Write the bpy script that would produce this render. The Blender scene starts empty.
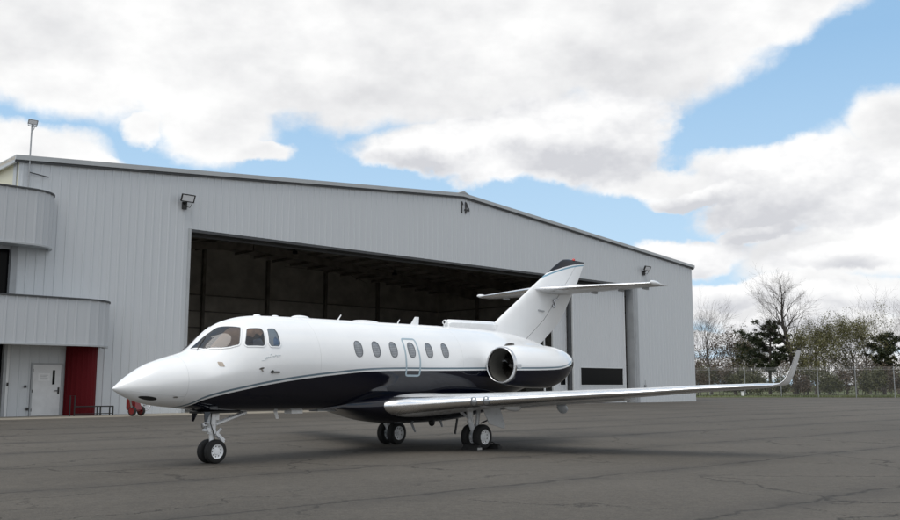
import bpy, bmesh, random
from mathutils import Vector, Matrix, noise as mnoise
import math
import numpy as np
# x, ztop, zbot, half width, z of max width, upper exponent, lower exponent
ST = [(0.0,1.438,1.428,.005,1.432,2,2),(0.03,1.468,1.402,.040,1.434,2,2),(0.08,1.508,1.366,.082,1.438,2,2),(0.2,1.605,1.305,.168,1.45,2,2),
 (0.4,1.742,1.218,.285,1.47,2,2),(0.65,1.878,1.150,.405,1.50,2,2),(0.96,1.988,1.102,.520,1.54,2,2.05),(1.29,2.085,1.066,.625,1.58,1.95,2.1),
 (1.47,2.145,1.045,.680,1.61,1.75,2.1),(1.62,2.268,1.025,.718,1.64,1.52,2.1),(1.78,2.428,1.000,.755,1.68,1.46,2.1),(1.99,2.600,.985,.800,1.72,1.55,2.1),(2.16,2.702,.978,.830,1.76,1.68,2.1),
 (2.38,2.784,.972,.862,1.80,1.85,2.1),(2.68,2.860,.968,.900,1.86,1.98,2.06),(3.0,2.900,.966,.930,1.91,2.0,2.03),(3.5,2.918,.964,.955,1.945,2,2),
 (4.5,2.932,.962,.966,1.95,2,2),(6.0,2.944,.962,.966,1.955,2,2),(9.0,2.965,.965,.966,1.96,2,2),(9.8,2.965,.985,.960,1.97,2,2),
 (10.6,2.95,1.06,.925,1.99,2,2),(11.5,2.90,1.24,.820,2.02,2,2),(12.4,2.79,1.46,.650,2.06,2,2),(13.2,2.62,1.70,.460,2.10,2,2),(14.0,2.38,1.93,.240,2.12,2,2),(14.45,2.22,2.05,.100,2.13,2,2),(14.55,2.16,2.11,.020,2.135,2,2)]
def pchip(xs, ys, x):
    xs=np.asarray(xs,float);ys=np.asarray(ys,float)
    h=np.diff(xs);d=np.diff(ys)/h
    m=np.zeros(len(xs))
    for i in range(1,len(xs)-1):
        if d[i-1]*d[i]>0:
            w1=2*h[i]+h[i-1];w2=h[i]+2*h[i-1]
            m[i]=(w1+w2)/(w1/d[i-1]+w2/d[i])
    m[0]=d[0];m[-1]=d[-1]
    x=np.clip(np.asarray(x,float),xs[0],xs[-1])
    i=np.clip(np.searchsorted(xs,x)-1,0,len(xs)-2)
    t=(x-xs[i])/h[i]
    return (2*t**3-3*t**2+1)*ys[i]+(t**3-2*t**2+t)*h[i]*m[i]+(-2*t**3+3*t**2)*ys[i+1]+(t**3-t**2)*h[i]*m[i+1]
_S=np.array(ST)
def fus(x,t,off=0.0):
    """fuselage skin: x aft of the nose tip, t = angle (0 = side, pi/2 = top), y towards the port side"""
    zt,zb,hw,zw,nu,nl=[pchip(_S[:,0],_S[:,k],x) for k in range(1,7)]
    c,s=np.cos(t),np.sin(t)
    n=np.where(s>=0,nu,nl)
    y=hw*np.sign(c)*np.abs(c)**(2/n)
    z=zw+np.where(s>=0,zt-zw,zw-zb)*np.sign(s)*np.abs(s)**(2/n)
    p=np.stack([np.broadcast_to(x,np.shape(y)).astype(float),y,z],-1)
    if off:
        e=1e-3
        nn=np.cross(fus(x,t+e)-fus(x,t-e),fus(x+e,t)-fus(x-e,t))
        nn/=np.maximum(np.linalg.norm(nn,axis=-1,keepdims=True),1e-9)
        ctr=np.stack([np.broadcast_to(x,np.shape(y)).astype(float),0*y,0*y+zw],-1)
        sg=np.sign(((p-ctr)*nn).sum(-1,keepdims=True))
        p=p+nn*sg*off
    return p

SC = bpy.context.scene
COL = SC.collection
PI = math.pi
R = math.radians
FOCAL, CAM_H, PITCH = 920.637, 1.4985, math.atan(125/920.637)

# ------------------------------------------------------------------ materials
class NT:
    def __init__(s, nt): s.nt = nt; s.n = nt.nodes; s.l = nt.links
    def node(s, t, **k):
        n = s.n.new(t)
        for a, v in k.items(): setattr(n, a, v)
        return n
    def put(s, sock, v):
        if isinstance(v, bpy.types.NodeSocket): s.l.new(v, sock)
        elif v is not None: sock.default_value = v
    def math(s, op, a, b=None, c=None, clamp=False):
        n = s.node('ShaderNodeMath', operation=op, use_clamp=clamp)
        s.put(n.inputs[0], a)
        if b is not None: s.put(n.inputs[1], b)
        if c is not None: s.put(n.inputs[2], c)
        return n.outputs[0]
    def step(s, v, a, b, x=0., y=1., kind='SMOOTHSTEP'):
        n = s.node('ShaderNodeMapRange', interpolation_type=kind, clamp=True) if kind != 'LINEAR' else s.node('ShaderNodeMapRange', clamp=True)
        s.put(n.inputs[0], v); n.inputs[1].default_value = a; n.inputs[2].default_value = b
        n.inputs[3].default_value = x; n.inputs[4].default_value = y
        return n.outputs[0]
    def mix(s, f, a, b):
        n = s.node('ShaderNodeMix', data_type='RGBA')
        s.put(n.inputs[0], f); s.put(n.inputs[6], a); s.put(n.inputs[7], b)
        return n.outputs[2]
    def noise(s, vec, scale, detail=4, rough=.55, dist=0., dim='3D'):
        n = s.node('ShaderNodeTexNoise', noise_dimensions=dim)
        if vec is not None: s.l.new(vec, n.inputs['Vector'])
        n.inputs['Scale'].default_value = scale; n.inputs['Detail'].default_value = detail
        n.inputs['Roughness'].default_value = rough; n.inputs['Distortion'].default_value = dist
        return n.outputs[0], n.outputs[1]
    def coords(s):
        tc = s.node('ShaderNodeTexCoord'); sp = s.node('ShaderNodeSeparateXYZ'); s.l.new(tc.outputs['Object'], sp.inputs[0])
        return tc.outputs['Object'], sp.outputs[0], sp.outputs[1], sp.outputs[2]
    def curve(s, x, pts):
        """x -> value through a float curve, pts = [(x, value)]"""
        x0, x1 = pts[0][0], pts[-1][0]; v0 = min(p[1] for p in pts); v1 = max(p[1] for p in pts)
        u = s.step(x, x0, x1, kind='LINEAR')
        n = s.node('ShaderNodeFloatCurve'); s.l.new(u, n.inputs['Value'])
        c = n.mapping.curves[0]
        P = [((a-x0)/(x1-x0), (b-v0)/(v1-v0)) for a, b in pts]
        c.points[0].location = P[0]; c.points[-1].location = P[-1]
        for q in P[1:-1]: c.points.new(*q)
        n.mapping.update()
        return s.math('MULTIPLY_ADD', n.outputs[0], v1-v0, v0)
    def bump(s, h, strength=.3, dist=.02):
        n = s.node('ShaderNodeBump'); n.inputs['Strength'].default_value = strength; n.inputs['Distance'].default_value = dist
        s.l.new(h, n.inputs['Height']); return n.outputs[0]

def rgb(r, g=None, b=None): return (r, r, r, 1) if g is None else (r, g, b, 1)

def mat(name, col=(.5,.5,.5,1), rough=.5, metal=0., coat=0., spec=None, var=0., vscale=3., bump=0., bscale=40., alpha=None, emit=None):
    m = bpy.data.materials.new(name); m.use_nodes = True
    t = NT(m.node_tree); b = t.n['Principled BSDF']
    b.inputs['Roughness'].default_value = rough; b.inputs['Metallic'].default_value = metal
    b.inputs['Coat Weight'].default_value = coat; b.inputs['Coat Roughness'].default_value = .03
    if spec is not None: b.inputs['Specular IOR Level'].default_value = spec
    o, x, y, z = t.coords()
    if var:
        f, _ = t.noise(o, vscale, 6, .6)
        f = t.step(f, .3, .7)
        dark = tuple(c*(1-var) for c in col[:3]) + (1,); lite = tuple(min(1, c*(1+var)) for c in col[:3]) + (1,)
        t.put(b.inputs['Base Color'], t.mix(f, dark, lite))
        t.put(b.inputs['Roughness'], t.math('ADD', t.math('MULTIPLY', f, .12), rough-.06, clamp=True))
    else:
        b.inputs['Base Color'].default_value = col
    if bump:
        f, _ = t.noise(o, bscale, 5, .6)
        t.put(b.inputs['Normal'], t.bump(f, bump, .01))
    if emit: b.inputs['Emission Color'].default_value = emit; b.inputs['Emission Strength'].default_value = 1.
    m['nt'] = 1
    return m

WHITE, NAVY, SLATE = rgb(.85,.86,.865), rgb(.0035,.0045,.012), rgb(.16,.225,.27)
def livery(name, pts, w0=.035, w1=.075, slate=.04):
    """white above, navy below the curve z(x), with a slate pinstripe and a white gap over the navy"""
    m = bpy.data.materials.new(name); m.use_nodes = True
    t = NT(m.node_tree); b = t.n['Principled BSDF']
    o, x, y, z = t.coords()
    d = t.math('SUBTRACT', z, t.curve(x, pts))             # height over the top of the stripe
    navy = t.math('LESS_THAN', d, -w1)
    st = t.math('MULTIPLY', t.math('LESS_THAN', d, 0.), t.math('GREATER_THAN', d, -slate))
    dirt, _ = t.noise(o, 1.3, 6, .6)
    wcol = t.mix(t.step(dirt, .35, .75), WHITE, rgb(.815,.825,.835))
    c = t.mix(navy, t.mix(st, wcol, SLATE), NAVY)
    t.put(b.inputs['Base Color'], c)
    b.inputs['Roughness'].default_value = .22; b.inputs['Coat Weight'].default_value = .6; b.inputs['Coat Roughness'].default_value = .04
    t.put(b.inputs['Roughness'], t.mix(navy, rgb(.25), rgb(.08))); t.put(b.inputs['Coat Weight'], t.math('MULTIPLY_ADD', navy, -.5, .6))
    w, _ = t.noise(o, 1.6, 3, .5)
    t.put(b.inputs['Normal'], t.bump(w, .08, .05))
    return m

FUS_LINE = [(0,.5),(1.0,.99),(1.15,1.09),(1.26,1.125),(1.4,1.20),(1.52,1.28),(1.81,1.375),(2.29,1.48),(2.89,1.59),(3.53,1.68),(4.58,1.79),(5.39,1.855),(6.44,1.89),(7.5,1.90),(9.23,1.93),(11,1.97),(12.3,2.08),(13.2,2.2),(14.6,2.3)]
M = dict(
 fus = livery('jet_paint', FUS_LINE),
 nac = livery('nacelle_paint', [(9.3,1.925),(9.9,1.93),(10.6,1.945),(11.15,1.97),(11.6,2.03),(11.95,2.11),(12.3,2.22)]),
 navy = mat('navy_paint', NAVY, .08, coat=.1),
 white = mat('white_paint', WHITE, .25, coat=.5, var=.02, vscale=1.5),
 wing = mat('wing_grey_paint', rgb(.62,.63,.64), .3, coat=.3, var=.05, vscale=2),
 chrome = mat('polished_metal', rgb(.93,.93,.935), .25, metal=1., var=.04, vscale=3),
 steel = mat('brushed_steel', rgb(.5,.5,.51), .35, metal=1., var=.1, vscale=8),
 gearwhite = mat('gear_white_paint', rgb(.86,.87,.88), .35, coat=.2, var=.05, vscale=9),
 geargrey = mat('gear_grey_paint', rgb(.38,.40,.42), .4, var=.12, vscale=6),
 rubber = mat('tyre_rubber', rgb(.012), .75, var=.25, vscale=20, bump=.2, bscale=120),
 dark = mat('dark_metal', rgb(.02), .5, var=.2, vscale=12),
 soot = mat('burnt_metal', rgb(.12,.11,.10), .4, metal=1., var=.25, vscale=6),
 inlet = mat('intake_grey', rgb(.09,.088,.08), .4, var=.1, vscale=5),
 slate = mat('slate_line', rgb(.36,.46,.52), .3, coat=.3),
 red = mat('red_beacon', rgb(.5,.03,.02), .2, coat=.5),
 lens = mat('lamp_glass', rgb(.8,.82,.85), .08, coat=1.),
 rim = mat('window_seal', rgb(.16,.17,.18), .4, metal=.6),
 lipm = mat('inlet_lip_metal', rgb(.62,.62,.63), .28, metal=1., var=.08, vscale=5),
 lampcap = mat('lamp_cap', rgb(.42,.44,.46), .12, metal=.8, coat=.6, var=.1, vscale=12),
 tan = mat('tan_plate', rgb(.42,.36,.30), .4, var=.1, vscale=30),
)

def glass_mat(name, tint=(.02,.02,.022,1), rough=.03, trans=.0):
    m = bpy.data.materials.new(name); m.use_nodes = True
    t = NT(m.node_tree); t.n.remove(t.n['Principled BSDF'])
    out = t.n['Material Output']
    g = t.node('ShaderNodeBsdfGlossy'); g.inputs['Roughness'].default_value = rough; g.inputs['Color'].default_value = (1,1,1,1)
    tr = t.node('ShaderNodeBsdfTransparent'); tr.inputs['Color'].default_value = tint
    fr = t.node('ShaderNodeFresnel'); fr.inputs['IOR'].default_value = 1.5
    o, x, y, z = t.coords(); w, _ = t.noise(o, 5, 2, .5)
    nb = t.bump(w, .05, .02); t.put(g.inputs['Normal'], nb)
    mx = t.node('ShaderNodeMixShader'); t.l.new(fr.outputs[0], mx.inputs[0]); t.l.new(tr.outputs[0], mx.inputs[1]); t.l.new(g.outputs[0], mx.inputs[2])
    t.l.new(mx.outputs[0], out.inputs['Surface'])
    return m
M['glass'] = glass_mat('clear_window_glass', (.95,.96,.97,1))

# ------------------------------------------------------------------ mesh builder
class MB:
    def __init__(s): s.v = []; s.f = []; s.m = []; s.mi = 0
    def add(s, V, F):
        k = len(s.v); s.v += [tuple(float(c) for c in p) for p in V]
        for f in F: s.f.append(tuple(i+k for i in f)); s.m.append(s.mi)
        return s
    def box(s, x0, x1, y0, y1, z0, z1):
        V = [(x,y,z) for z in (z0,z1) for y in (y0,y1) for x in (x0,x1)]
        return s.add(V, [(0,2,3,1),(4,5,7,6),(0,1,5,4),(2,6,7,3),(0,4,6,2),(1,3,7,5)])
    def obox(s, c, ax, ay, az):
        c, ax, ay, az = map(Vector, (c, ax, ay, az))
        V = [c+ax*i+ay*j+az*k for k in (-1,1) for j in (-1,1) for i in (-1,1)]
        return s.add(V, [(0,2,3,1),(4,5,7,6),(0,1,5,4),(2,6,7,3),(0,4,6,2),(1,3,7,5)])
    def beam(s, a, b, w, h, up=(0,0,1)):
        a, b = Vector(a), Vector(b); d = (b-a); L = d.length; d.normalize(); u = Vector(up)
        sd = d.cross(u)
        if sd.length < 1e-6: sd = d.cross(Vector((1,0,0)))
        sd.normalize(); u = sd.cross(d).normalized()
        return s.obox((a+b)/2, d*L/2, sd*w/2, u*h/2)
    def tube(s, pts, rad, n=8, cap=True):
        pts = [Vector(p) for p in pts]
        if not hasattr(rad, '__len__'): rad = [rad]*len(pts)
        rings = []; prev = None
        for i, p in enumerate(pts):
            d = (pts[min(i+1, len(pts)-1)]-pts[max(i-1, 0)]).normalized()
            if prev is None:
                a = d.cross(Vector((0,0,1)))
                if a.length < .05: a = d.cross(Vector((1,0,0)))
            else: a = prev-d*prev.dot(d)
            a.normalize(); prev = a; b = d.cross(a)
            rings.append([p+(a*math.cos(2*PI*k/n)+b*math.sin(2*PI*k/n))*rad[i] for k in range(n)])
        return s.loft(rings, cap)
    def loft(s, rings, cap=True, closed=True):
        n = len(rings[0]); V = [p for r in rings for p in r]; F = []
        for i in range(len(rings)-1):
            for k in range(n if closed else n-1):
                F.append((i*n+k, i*n+(k+1) % n, (i+1)*n+(k+1) % n, (i+1)*n+k))
        if cap and closed:
            F.append(tuple(range(n))[::-1]); F.append(tuple((len(rings)-1)*n+k for k in range(n)))
        return s.add(V, F)
    def lathe(s, prof, c=(0,0,0), axis=(1,0,0), n=32, cap=False):
        """prof = [(along axis, radius)]"""
        c = Vector(c); ax = Vector(axis).normalized(); a = ax.cross(Vector((0,0,1)))
        if a.length < .05: a = ax.cross(Vector((0,1,0)))
        a.normalize(); b = ax.cross(a)
        return s.loft([[c+ax*u+(a*math.cos(2*PI*k/n)+b*math.sin(2*PI*k/n))*r for k in range(n)] for u, r in prof], cap)
    def prism(s, poly, a, b):
        """poly of 3-D points swept from offset a to offset b (vectors)"""
        n = len(poly); a, b = Vector(a), Vector(b)
        V = [Vector(p)+a for p in poly]+[Vector(p)+b for p in poly]
        F = [tuple(range(n))[::-1], tuple(range(n, 2*n))]+[(k, (k+1) % n, n+(k+1) % n, n+k) for k in range(n)]
        return s.add(V, F)
    def build(s, name, mats, parent=None, smooth=0, flip=False, recalc=True, loc=None):
        me = bpy.data.meshes.new(name)
        V = [(x, -y, z) for x, y, z in s.v] if flip else s.v
        me.from_pydata(V, [], s.f)
        for m in (mats if isinstance(mats, (list, tuple)) else [mats]): me.materials.append(m)
        me.polygons.foreach_set('material_index', s.m)
        if recalc:
            bm = bmesh.new(); bm.from_mesh(me); bmesh.ops.recalc_face_normals(bm, faces=bm.faces); bm.to_mesh(me); bm.free()
        if smooth:
            me.shade_smooth(); me.set_sharp_from_angle(angle=R(smooth))
        me.update()
        o = bpy.data.objects.new(name, me); COL.objects.link(o)
        if parent: o.parent = parent
        if loc: o.location = loc
        return o

def tag(o, label=None, cat=None, group=None, kind=None):
    if label: o['label'] = label
    if cat: o['category'] = cat
    if group: o['group'] = group
    if kind: o['kind'] = kind
    return o
def empty(name, loc=(0,0,0), rz=0., **k):
    o = bpy.data.objects.new(name, None); COL.objects.link(o)
    o.location = loc; o.rotation_euler = (0, 0, rz); o.empty_display_size = .3
    return tag(o, **k)

# ------------------------------------------------------------------ camera
cam = bpy.data.cameras.new('camera'); co = bpy.data.objects.new('camera', cam); COL.objects.link(co)
co.location = (0, 0, CAM_H); co.rotation_euler = (PI/2+PITCH, 0, 0)
cam.sensor_width = 36; cam.lens = 36*FOCAL/900; cam.clip_end = 6000; cam.clip_start = .1
SC.camera = co

# ------------------------------------------------------------------ the jet (x aft, y to port = towards the camera, z up)
JYAW = R(49.3225)
jet = empty('business_jet', (-6.0077, 16.533, 0), JYAW, label='white and navy twin-engine business jet parked in front of the hangar', cat='jet')
def J(mb, name, mats, parent=None, smooth=40, **k): return mb.build(name, mats, parent or jet, smooth, flip=True, **k)

# fuselage skin
mb = MB()
NT_ = 96
xs = np.concatenate([np.array([0,.01,.03,.06,.1,.15,.2,.3]), np.arange(.4, 3.6, .08), np.arange(3.6, 9.6, .3), np.arange(9.6, 14.5, .2), np.array([14.45,14.52,14.55])])
xs[0] = 0.0
tt = np.linspace(0, 2*PI, NT_, endpoint=False)
# the section function takes angles over the whole circle
rings = [[tuple(p) for p in fus(np.full(NT_, x), tt)] for x in xs]
mb.loft(rings)
fuselage = J(mb, 'fuselage', M['fus'], smooth=60)

def rounded(poly, rad=.35, seg=5):
    """round the corners of a 2-D polygon (x, t) with quadratic arcs"""
    out = []; n = len(poly)
    for i in range(n):
        p0, p1, p2 = (np.array(poly[j % n], float) for j in (i-1, i, i+1))
        a = p1+(p0-p1)*rad; b = p1+(p2-p1)*rad
        for k in range(seg+1):
            u = k/seg; out.append(tuple((1-u)**2*a+2*u*(1-u)*p1+u*u*b))
    return out
def resample(poly, m=64):
    P = np.array(poly+[poly[0]], float); L = np.concatenate([[0], np.cumsum(np.linalg.norm(np.diff(P, axis=0), axis=1))])
    u = np.linspace(0, L[-1], m, endpoint=False)
    return [(float(np.interp(q, L, P[:,0])), float(np.interp(q, L, P[:,1]))) for q in u]
def skin(p, off, side=1):
    q = fus(np.array([p[0]]), np.array([p[1]]), off)[0]; return (q[0], q[1]*side, q[2])
def patch(mb, poly, off, side=1, rings=(1,.8,.6,.4,.2)):
    """a piece of sheet lying on the fuselage skin inside a star-shaped (x, t) polygon"""
    c = np.mean(np.array(poly), 0); n = len(poly); V = []; F = []
    for r in rings: V += [skin((c[0]+(p[0]-c[0])*r, c[1]+(p[1]-c[1])*r), off, side) for p in poly]
    V.append(skin(c, off, side)); e = len(V)-1
    for i in range(len(rings)-1):
        for k in range(n): F.append((i*n+k, i*n+(k+1) % n, (i+1)*n+(k+1) % n, (i+1)*n+k))
    b = (len(rings)-1)*n
    for k in range(n): F.append((b+k, b+(k+1) % n, e))
    mb.add(V, F); return mb
def ribbon(mb, poly, w, off0, off1, side=1, grow=True):
    """a raised band of width w (metres) along a closed (x, t) outline"""
    n = len(poly); P = np.array(poly)
    sc = np.array([1., 1.0]); d = np.roll(P, -1, 0)-np.roll(P, 1, 0); nr = np.stack([d[:,1], -d[:,0]], 1); nr /= np.linalg.norm(nr, axis=1)[:,None]
    if ((P-P.mean(0))*nr).sum() < 0: nr = -nr
    A_, B_ = P, P+nr*w
    V = [skin(p, off0, side) for p in A_]+[skin(p, off1, side) for p in A_]+[skin(p, off1, side) for p in B_]+[skin(p, off0, side) for p in B_]
    F = []
    for i in range(3):
        for k in range(n): F.append((i*n+k, i*n+(k+1) % n, (i+1)*n+(k+1) % n, (i+1)*n+k))
    mb.add(V, F); return mb

# cockpit glazing
PANE1 = [(1.515,1.43),(1.72,1.36),(1.90,1.315),(2.06,1.30),(2.24,1.12),(2.39,.98),(2.29,.76),(2.215,.60),(2.05,.65),(1.91,.73),(1.67,.97)]
SHADE = [(2.22,1.10),(2.385,.98),(2.285,.76),(2.21,.605),(2.05,.655),(1.91,.735),(1.72,.91),(1.96,1.0)]
PANE2 = [(2.475,.90),(2.755,.82),(2.775,.73),(2.71,.43),(2.665,.40),(2.345,.51),(2.315,.57)]
PANE3 = [(2.88,.79),(3.045,.78),(3.075,.66),(3.06,.40),(3.015,.345),(2.835,.37),(2.805,.45)]
cock = mat('cockpit_interior_dark', rgb(.018,.022,.03), .6, var=.4, vscale=4)
shade_m = mat('brown_sunshade', rgb(.17,.125,.10), .7, var=.18, vscale=6)
dash = mat('cockpit_grey', rgb(.10,.12,.15), .6, var=.3, vscale=5)
brown_m = mat('cockpit_brown', rgb(.20,.14,.11), .7, var=.3, vscale=8)
blue_m = mat('cockpit_blue', rgb(.16,.24,.36), .7, var=.3, vscale=9)
refl_m = mat('pane_reflection', rgb(.36,.40,.43), .7, var=.1, vscale=9)  # pale reflections painted into the backing colour of the third pane
def cockpit_window(name, poly, back, side, extra=(), rd=.16):
    pl = resample(rounded(poly, rd), 72)
    f = ribbon(MB(), pl, .022, -.002, .012, side); fo = J(f, 'window_frame', M['white'])
    b = patch(MB(), pl, .002, side); J(b, 'lining', back, fo)
    for nm, p2, m2, of in extra: J(patch(MB(), resample(rounded(p2, .15), 48), of, side), nm, m2, fo)
    J(ribbon(MB(), pl, -.012, .003, .0095, side), 'seal', M['rim'], fo)
    J(patch(MB(), pl, .009, side), 'pane', M['glass'], fo)
    return fo
for sd in (1, -1):
    cockpit_window('windshield', PANE1, cock, sd, [('sunshade', SHADE, shade_m, .0045)], .07)
    cockpit_window('side', PANE2, cock, sd, [('brown_patch', [(2.46,.885),(2.74,.80),(2.76,.70),(2.68,.64),(2.60,.72),(2.52,.64),(2.41,.74)], brown_m, .0045), ('panel', [(2.50,.60),(2.66,.58),(2.69,.44),(2.62,.41),(2.46,.46)], dash, .0045)])  # brown patch across the top of the pane, small grey one below
    cockpit_window('side', PANE3, refl_m, sd, [('blue_patch', [(2.93,.52),(2.99,.58),(3.03,.50),(3.02,.39),(2.90,.38)], blue_m, .0045)])  # blue patch laid over the painted reflection
# windshield centre post and wipers
for sd in (1, -1):
    wp = MB(); wp.tube([skin((1.56+.05*i, 1.12+.03*i), .018, sd) for i in range(6)], .006, 6); J(wp, 'wiper', M['dark'])

# cabin windows: seal, pleated blind, pane
blind_m = bpy.data.materials.new('pleated_blind'); blind_m.use_nodes = True
_t = NT(blind_m.node_tree); _o, _x, _y, _z = _t.coords()
_w = _t.math('SINE', _t.math('MULTIPLY', _z, 2*PI/.032)); _f, _ = _t.noise(_o, 9, 4, .6)
_c = _t.mix(_t.step(_w, -.9, .9), rgb(.42,.435,.455), rgb(.78,.79,.80)); _c = _t.mix(_t.step(_f, .35, .75, 0, .45), _c, rgb(.22,.235,.26))
_t.put(_t.n['Principled BSDF'].inputs['Base Color'], _c); _t.n['Principled BSDF'].inputs['Roughness'].default_value = .8
WX = [5.14,5.675,6.22,6.81,7.41,7.98]
def oval(cx, ct, a, b, n=40, e=2.5):
    out = []
    for k in range(n):
        u = 2*PI*k/n; c_, s_ = math.cos(u), math.sin(u)
        out.append((cx+a*math.copysign(abs(c_)**(2/e), c_), ct+b*math.copysign(abs(s_)**(2/e), s_)))
    return out
for sd in (1, -1):
    for i, x in enumerate(WX):
        pl = oval(x, .328+.006*i, .103, .172)
        fo = J(ribbon(MB(), pl, .017, -.001, .007, sd), 'cabin_window', M['rim'])
        J(patch(MB(), pl, .002, sd, (1,.75,.5,.25)), 'blind', blind_m, fo)
        J(patch(MB(), pl, .0055, sd, (1,.75,.5,.25)), 'pane', M['glass'], fo)
    ex = resample(rounded([(6.575,.655),(7.045,.655),(7.075,.10),(7.065,-.275),(6.575,-.275),(6.56,.12)], .18), 110)
    J(ribbon(MB(), ex, -.045, .001, .0045, sd), 'exit_outline', M['slate'])

# small plates, ports, intakes and the script on the skin
mb = MB(); patch(mb, resample(rounded([(1.75,.49),(1.84,.42),(1.86,.28),(1.76,.35)], .1), 24), .004); J(mb, 'data_plate', M['tan'])
mb = MB(); patch(mb, oval(.555,-.80,.155,.15,32,2), .004); J(mb, 'nose_intake', M['dark'])
mb = MB(); patch(mb, oval(.555,-.80,.155,.15,32,2), .004, -1); J(mb, 'nose_intake', M['dark'])
mb = MB(); patch(mb, oval(1.01,-.63,.045,.04,20,2), .004); J(mb, 'static_port', M['steel'])
mb = MB(); patch(mb, oval(2.60,-.03,.055,.018,24,2), .004); mb.tube([skin((2.60,-.05),.0), skin((2.61,-.09),.035)], .012, 6); J(mb, 'pitot_probe', M['soot'])
mb = MB(); patch(mb, oval(2.84,-.14,.035,.035,20,2), .006); mb.beam(skin((2.85,-.145),.03), skin((3.0,-.165),.03), .012, .03); mb.tube([skin((2.84,-.14),0), skin((2.84,-.14),.035)], .02, 8); J(mb, 'vane', M['dark'])
mb = MB(); patch(mb, oval(6.29,-.94,.06,.075,28,2), .006); J(mb, 'landing_light', M['white'])  # white disc for the round landing light at the wing root
# faint handwritten-looking script under the third cockpit pane
mb = MB(); pts = []
for i in range(90):
    u_ = i/89; pts.append((2.66+.36*u_+.012*math.sin(u_*58), .158+.018*math.cos(u_*58)*(.6+.6*math.sin(u_*9)**2)+(.05*math.exp(-((u_-.42)/.03)**2))+(.04*math.exp(-((u_-.72)/.025)**2))))
mb.tube([skin(p, .003) for p in pts], .0042, 4)
mb.tube([skin((2.60+.012*i, .128-.012*math.sin(i*.35)+.004*i*.5), .003) for i in range(16)], .004, 4)
J(mb, 'script_marking', mat('pale_script', rgb(.60,.66,.68), .4))
# radome seam and panel joints: fine raised sealant beads
seam_m = mat('seam_sealant', rgb(.60,.61,.62), .5)
for x0, t0, t1, r_ in ((1.18,-1.2,1.9,.0026),(4.05,-.2,PI+.2,.002),(8.6,-.05,PI+.05,.002)):
    mb = MB(); mb.tube([skin((x0, t0+(t1-t0)*k/60), .0004) for k in range(61)], r_, 4); J(mb, 'skin_seam', seam_m)
mb = MB(); mb.tube([skin((.25+.0236*k, -.36-.25*(k/40)), .0005) for k in range(41)], .0022, 4); J(mb, 'skin_seam', seam_m)

# antennas and fittings on the roof
def top(x): return float(pchip(_S[:,0], _S[:,1], x))
def bot(x): return float(pchip(_S[:,0], _S[:,2], x))
def blob(cx, cy, cz, a, b, c, nm, m, n=16):
    k = MB(); k.loft([[(cx+a*math.cos(v)*math.cos(2*PI*i/n), cy+b*math.cos(v)*math.sin(2*PI*i/n), cz+c*math.sin(v)) for i in range(n)] for v in np.linspace(-.2, PI/2-.02, 8)]); return J(k, nm, m)
blob(3.13, .0, top(3.13)-.01, .10, .05, .042, 'antenna', M['white'])
blob(3.60, .0, top(3.6)-.01, .10, .05, .036, 'antenna', M['white'])
blob(4.28, .0, top(4.28)-.01, .25, .12, .06, 'antenna', M['white'])
blob(6.22, .0, top(6.22)-.01, .42, .14, .045, 'antenna', M['white'])
def blade(x, z0, h, c0, c1, sweep, th, nm, m, y=0.):
    k = MB(); rr = []
    for u in (0, .5, .85, 1):
        cx = x+sweep*u; ch = c0+(c1-c0)*u; w = th*(1 if u < 1 else .4)
        rr.append([(cx-ch/2, y, z0+h*u), (cx-ch/6, y+w/2, z0+h*u), (cx+ch/2, y, z0+h*u), (cx-ch/6, y-w/2, z0+h*u)])
    k.loft(rr); return J(k, nm, m)
blade(5.36, top(5.4)-.01, .13, .05, .03, .10, .02, 'whip_antenna', M['white'])
blade(7.28, top(7.3)-.01, .11, .05, .03, .08, .02, 'whip_antenna', M['white'])
blade(7.88, top(7.9)-.01, .20, .30, .15, .09, .04, 'blade_antenna', M['white'])
# antennas and drains under the belly
blade(3.66, bot(3.7)+.01, -.17, .10, .08, .07, .02, 'blade_antenna', M['white'])
k = MB(); k.box(4.0, 4.30, -.12, .12, bot(4.1)-.06, bot(4.1)+.03); J(k, 'belly_antenna', M['white'])
k = MB(); k.box(4.7, 5.35, -.14, .14, bot(5)-.03, bot(5)+.03); J(k, 'belly_antenna', M['geargrey'])
blade(7.78, .62, -.25, .10, .07, .15, .02, 'blade_antenna', M['geargrey'])
blade(8.84, .64, -.18, .10, .07, .08, .02, 'blade_antenna', M['geargrey'])
k = MB(); k.beam((9.53,0,.78), (9.41,0,.27), .03, .05); J(k, 'drain_mast', M['dark'])
blob(8.25, .25, .60, .10, .06, -.09, 'beacon_light', M['dark'])

# belly fairing under the wing
mb = MB(); FR = []
FP = [(4.7,1.02,.30,1.17),(5.1,.965,.42,1.17),(5.4,.90,.60,1.18),(5.8,.79,.80,1.20),(6.3,.675,.97,1.24),(6.9,.615,1.045,1.27),(7.6,.60,1.06,1.28),(8.4,.605,1.06,1.28),(9.2,.66,1.03,1.27),(9.9,.76,.95,1.25),(10.5,.90,.75,1.23),(11.0,1.05,.45,1.25),(11.2,1.15,.2,1.27)]
fx = np.linspace(4.7, 11.2, 48); FPn = np.array(FP)
for x in fx:
    zb, hw, zt = (float(pchip(FPn[:,0], FPn[:,i], x)) for i in (1,2,3))
    ring = []
    for k in range(40):
        a = 2*PI*k/40; c_, s_ = math.cos(a), math.sin(a); zc = zt-.18
        ring.append((x, hw*math.copysign(abs(c_)**.92, c_), zc+(zt+.12-zc if s_ > 0 else zc-zb)*math.copysign(abs(s_)**.95, s_)))
    FR.append(ring)
mb.loft(FR); J(mb, 'belly_fairing', M['navy'], smooth=60)

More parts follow.
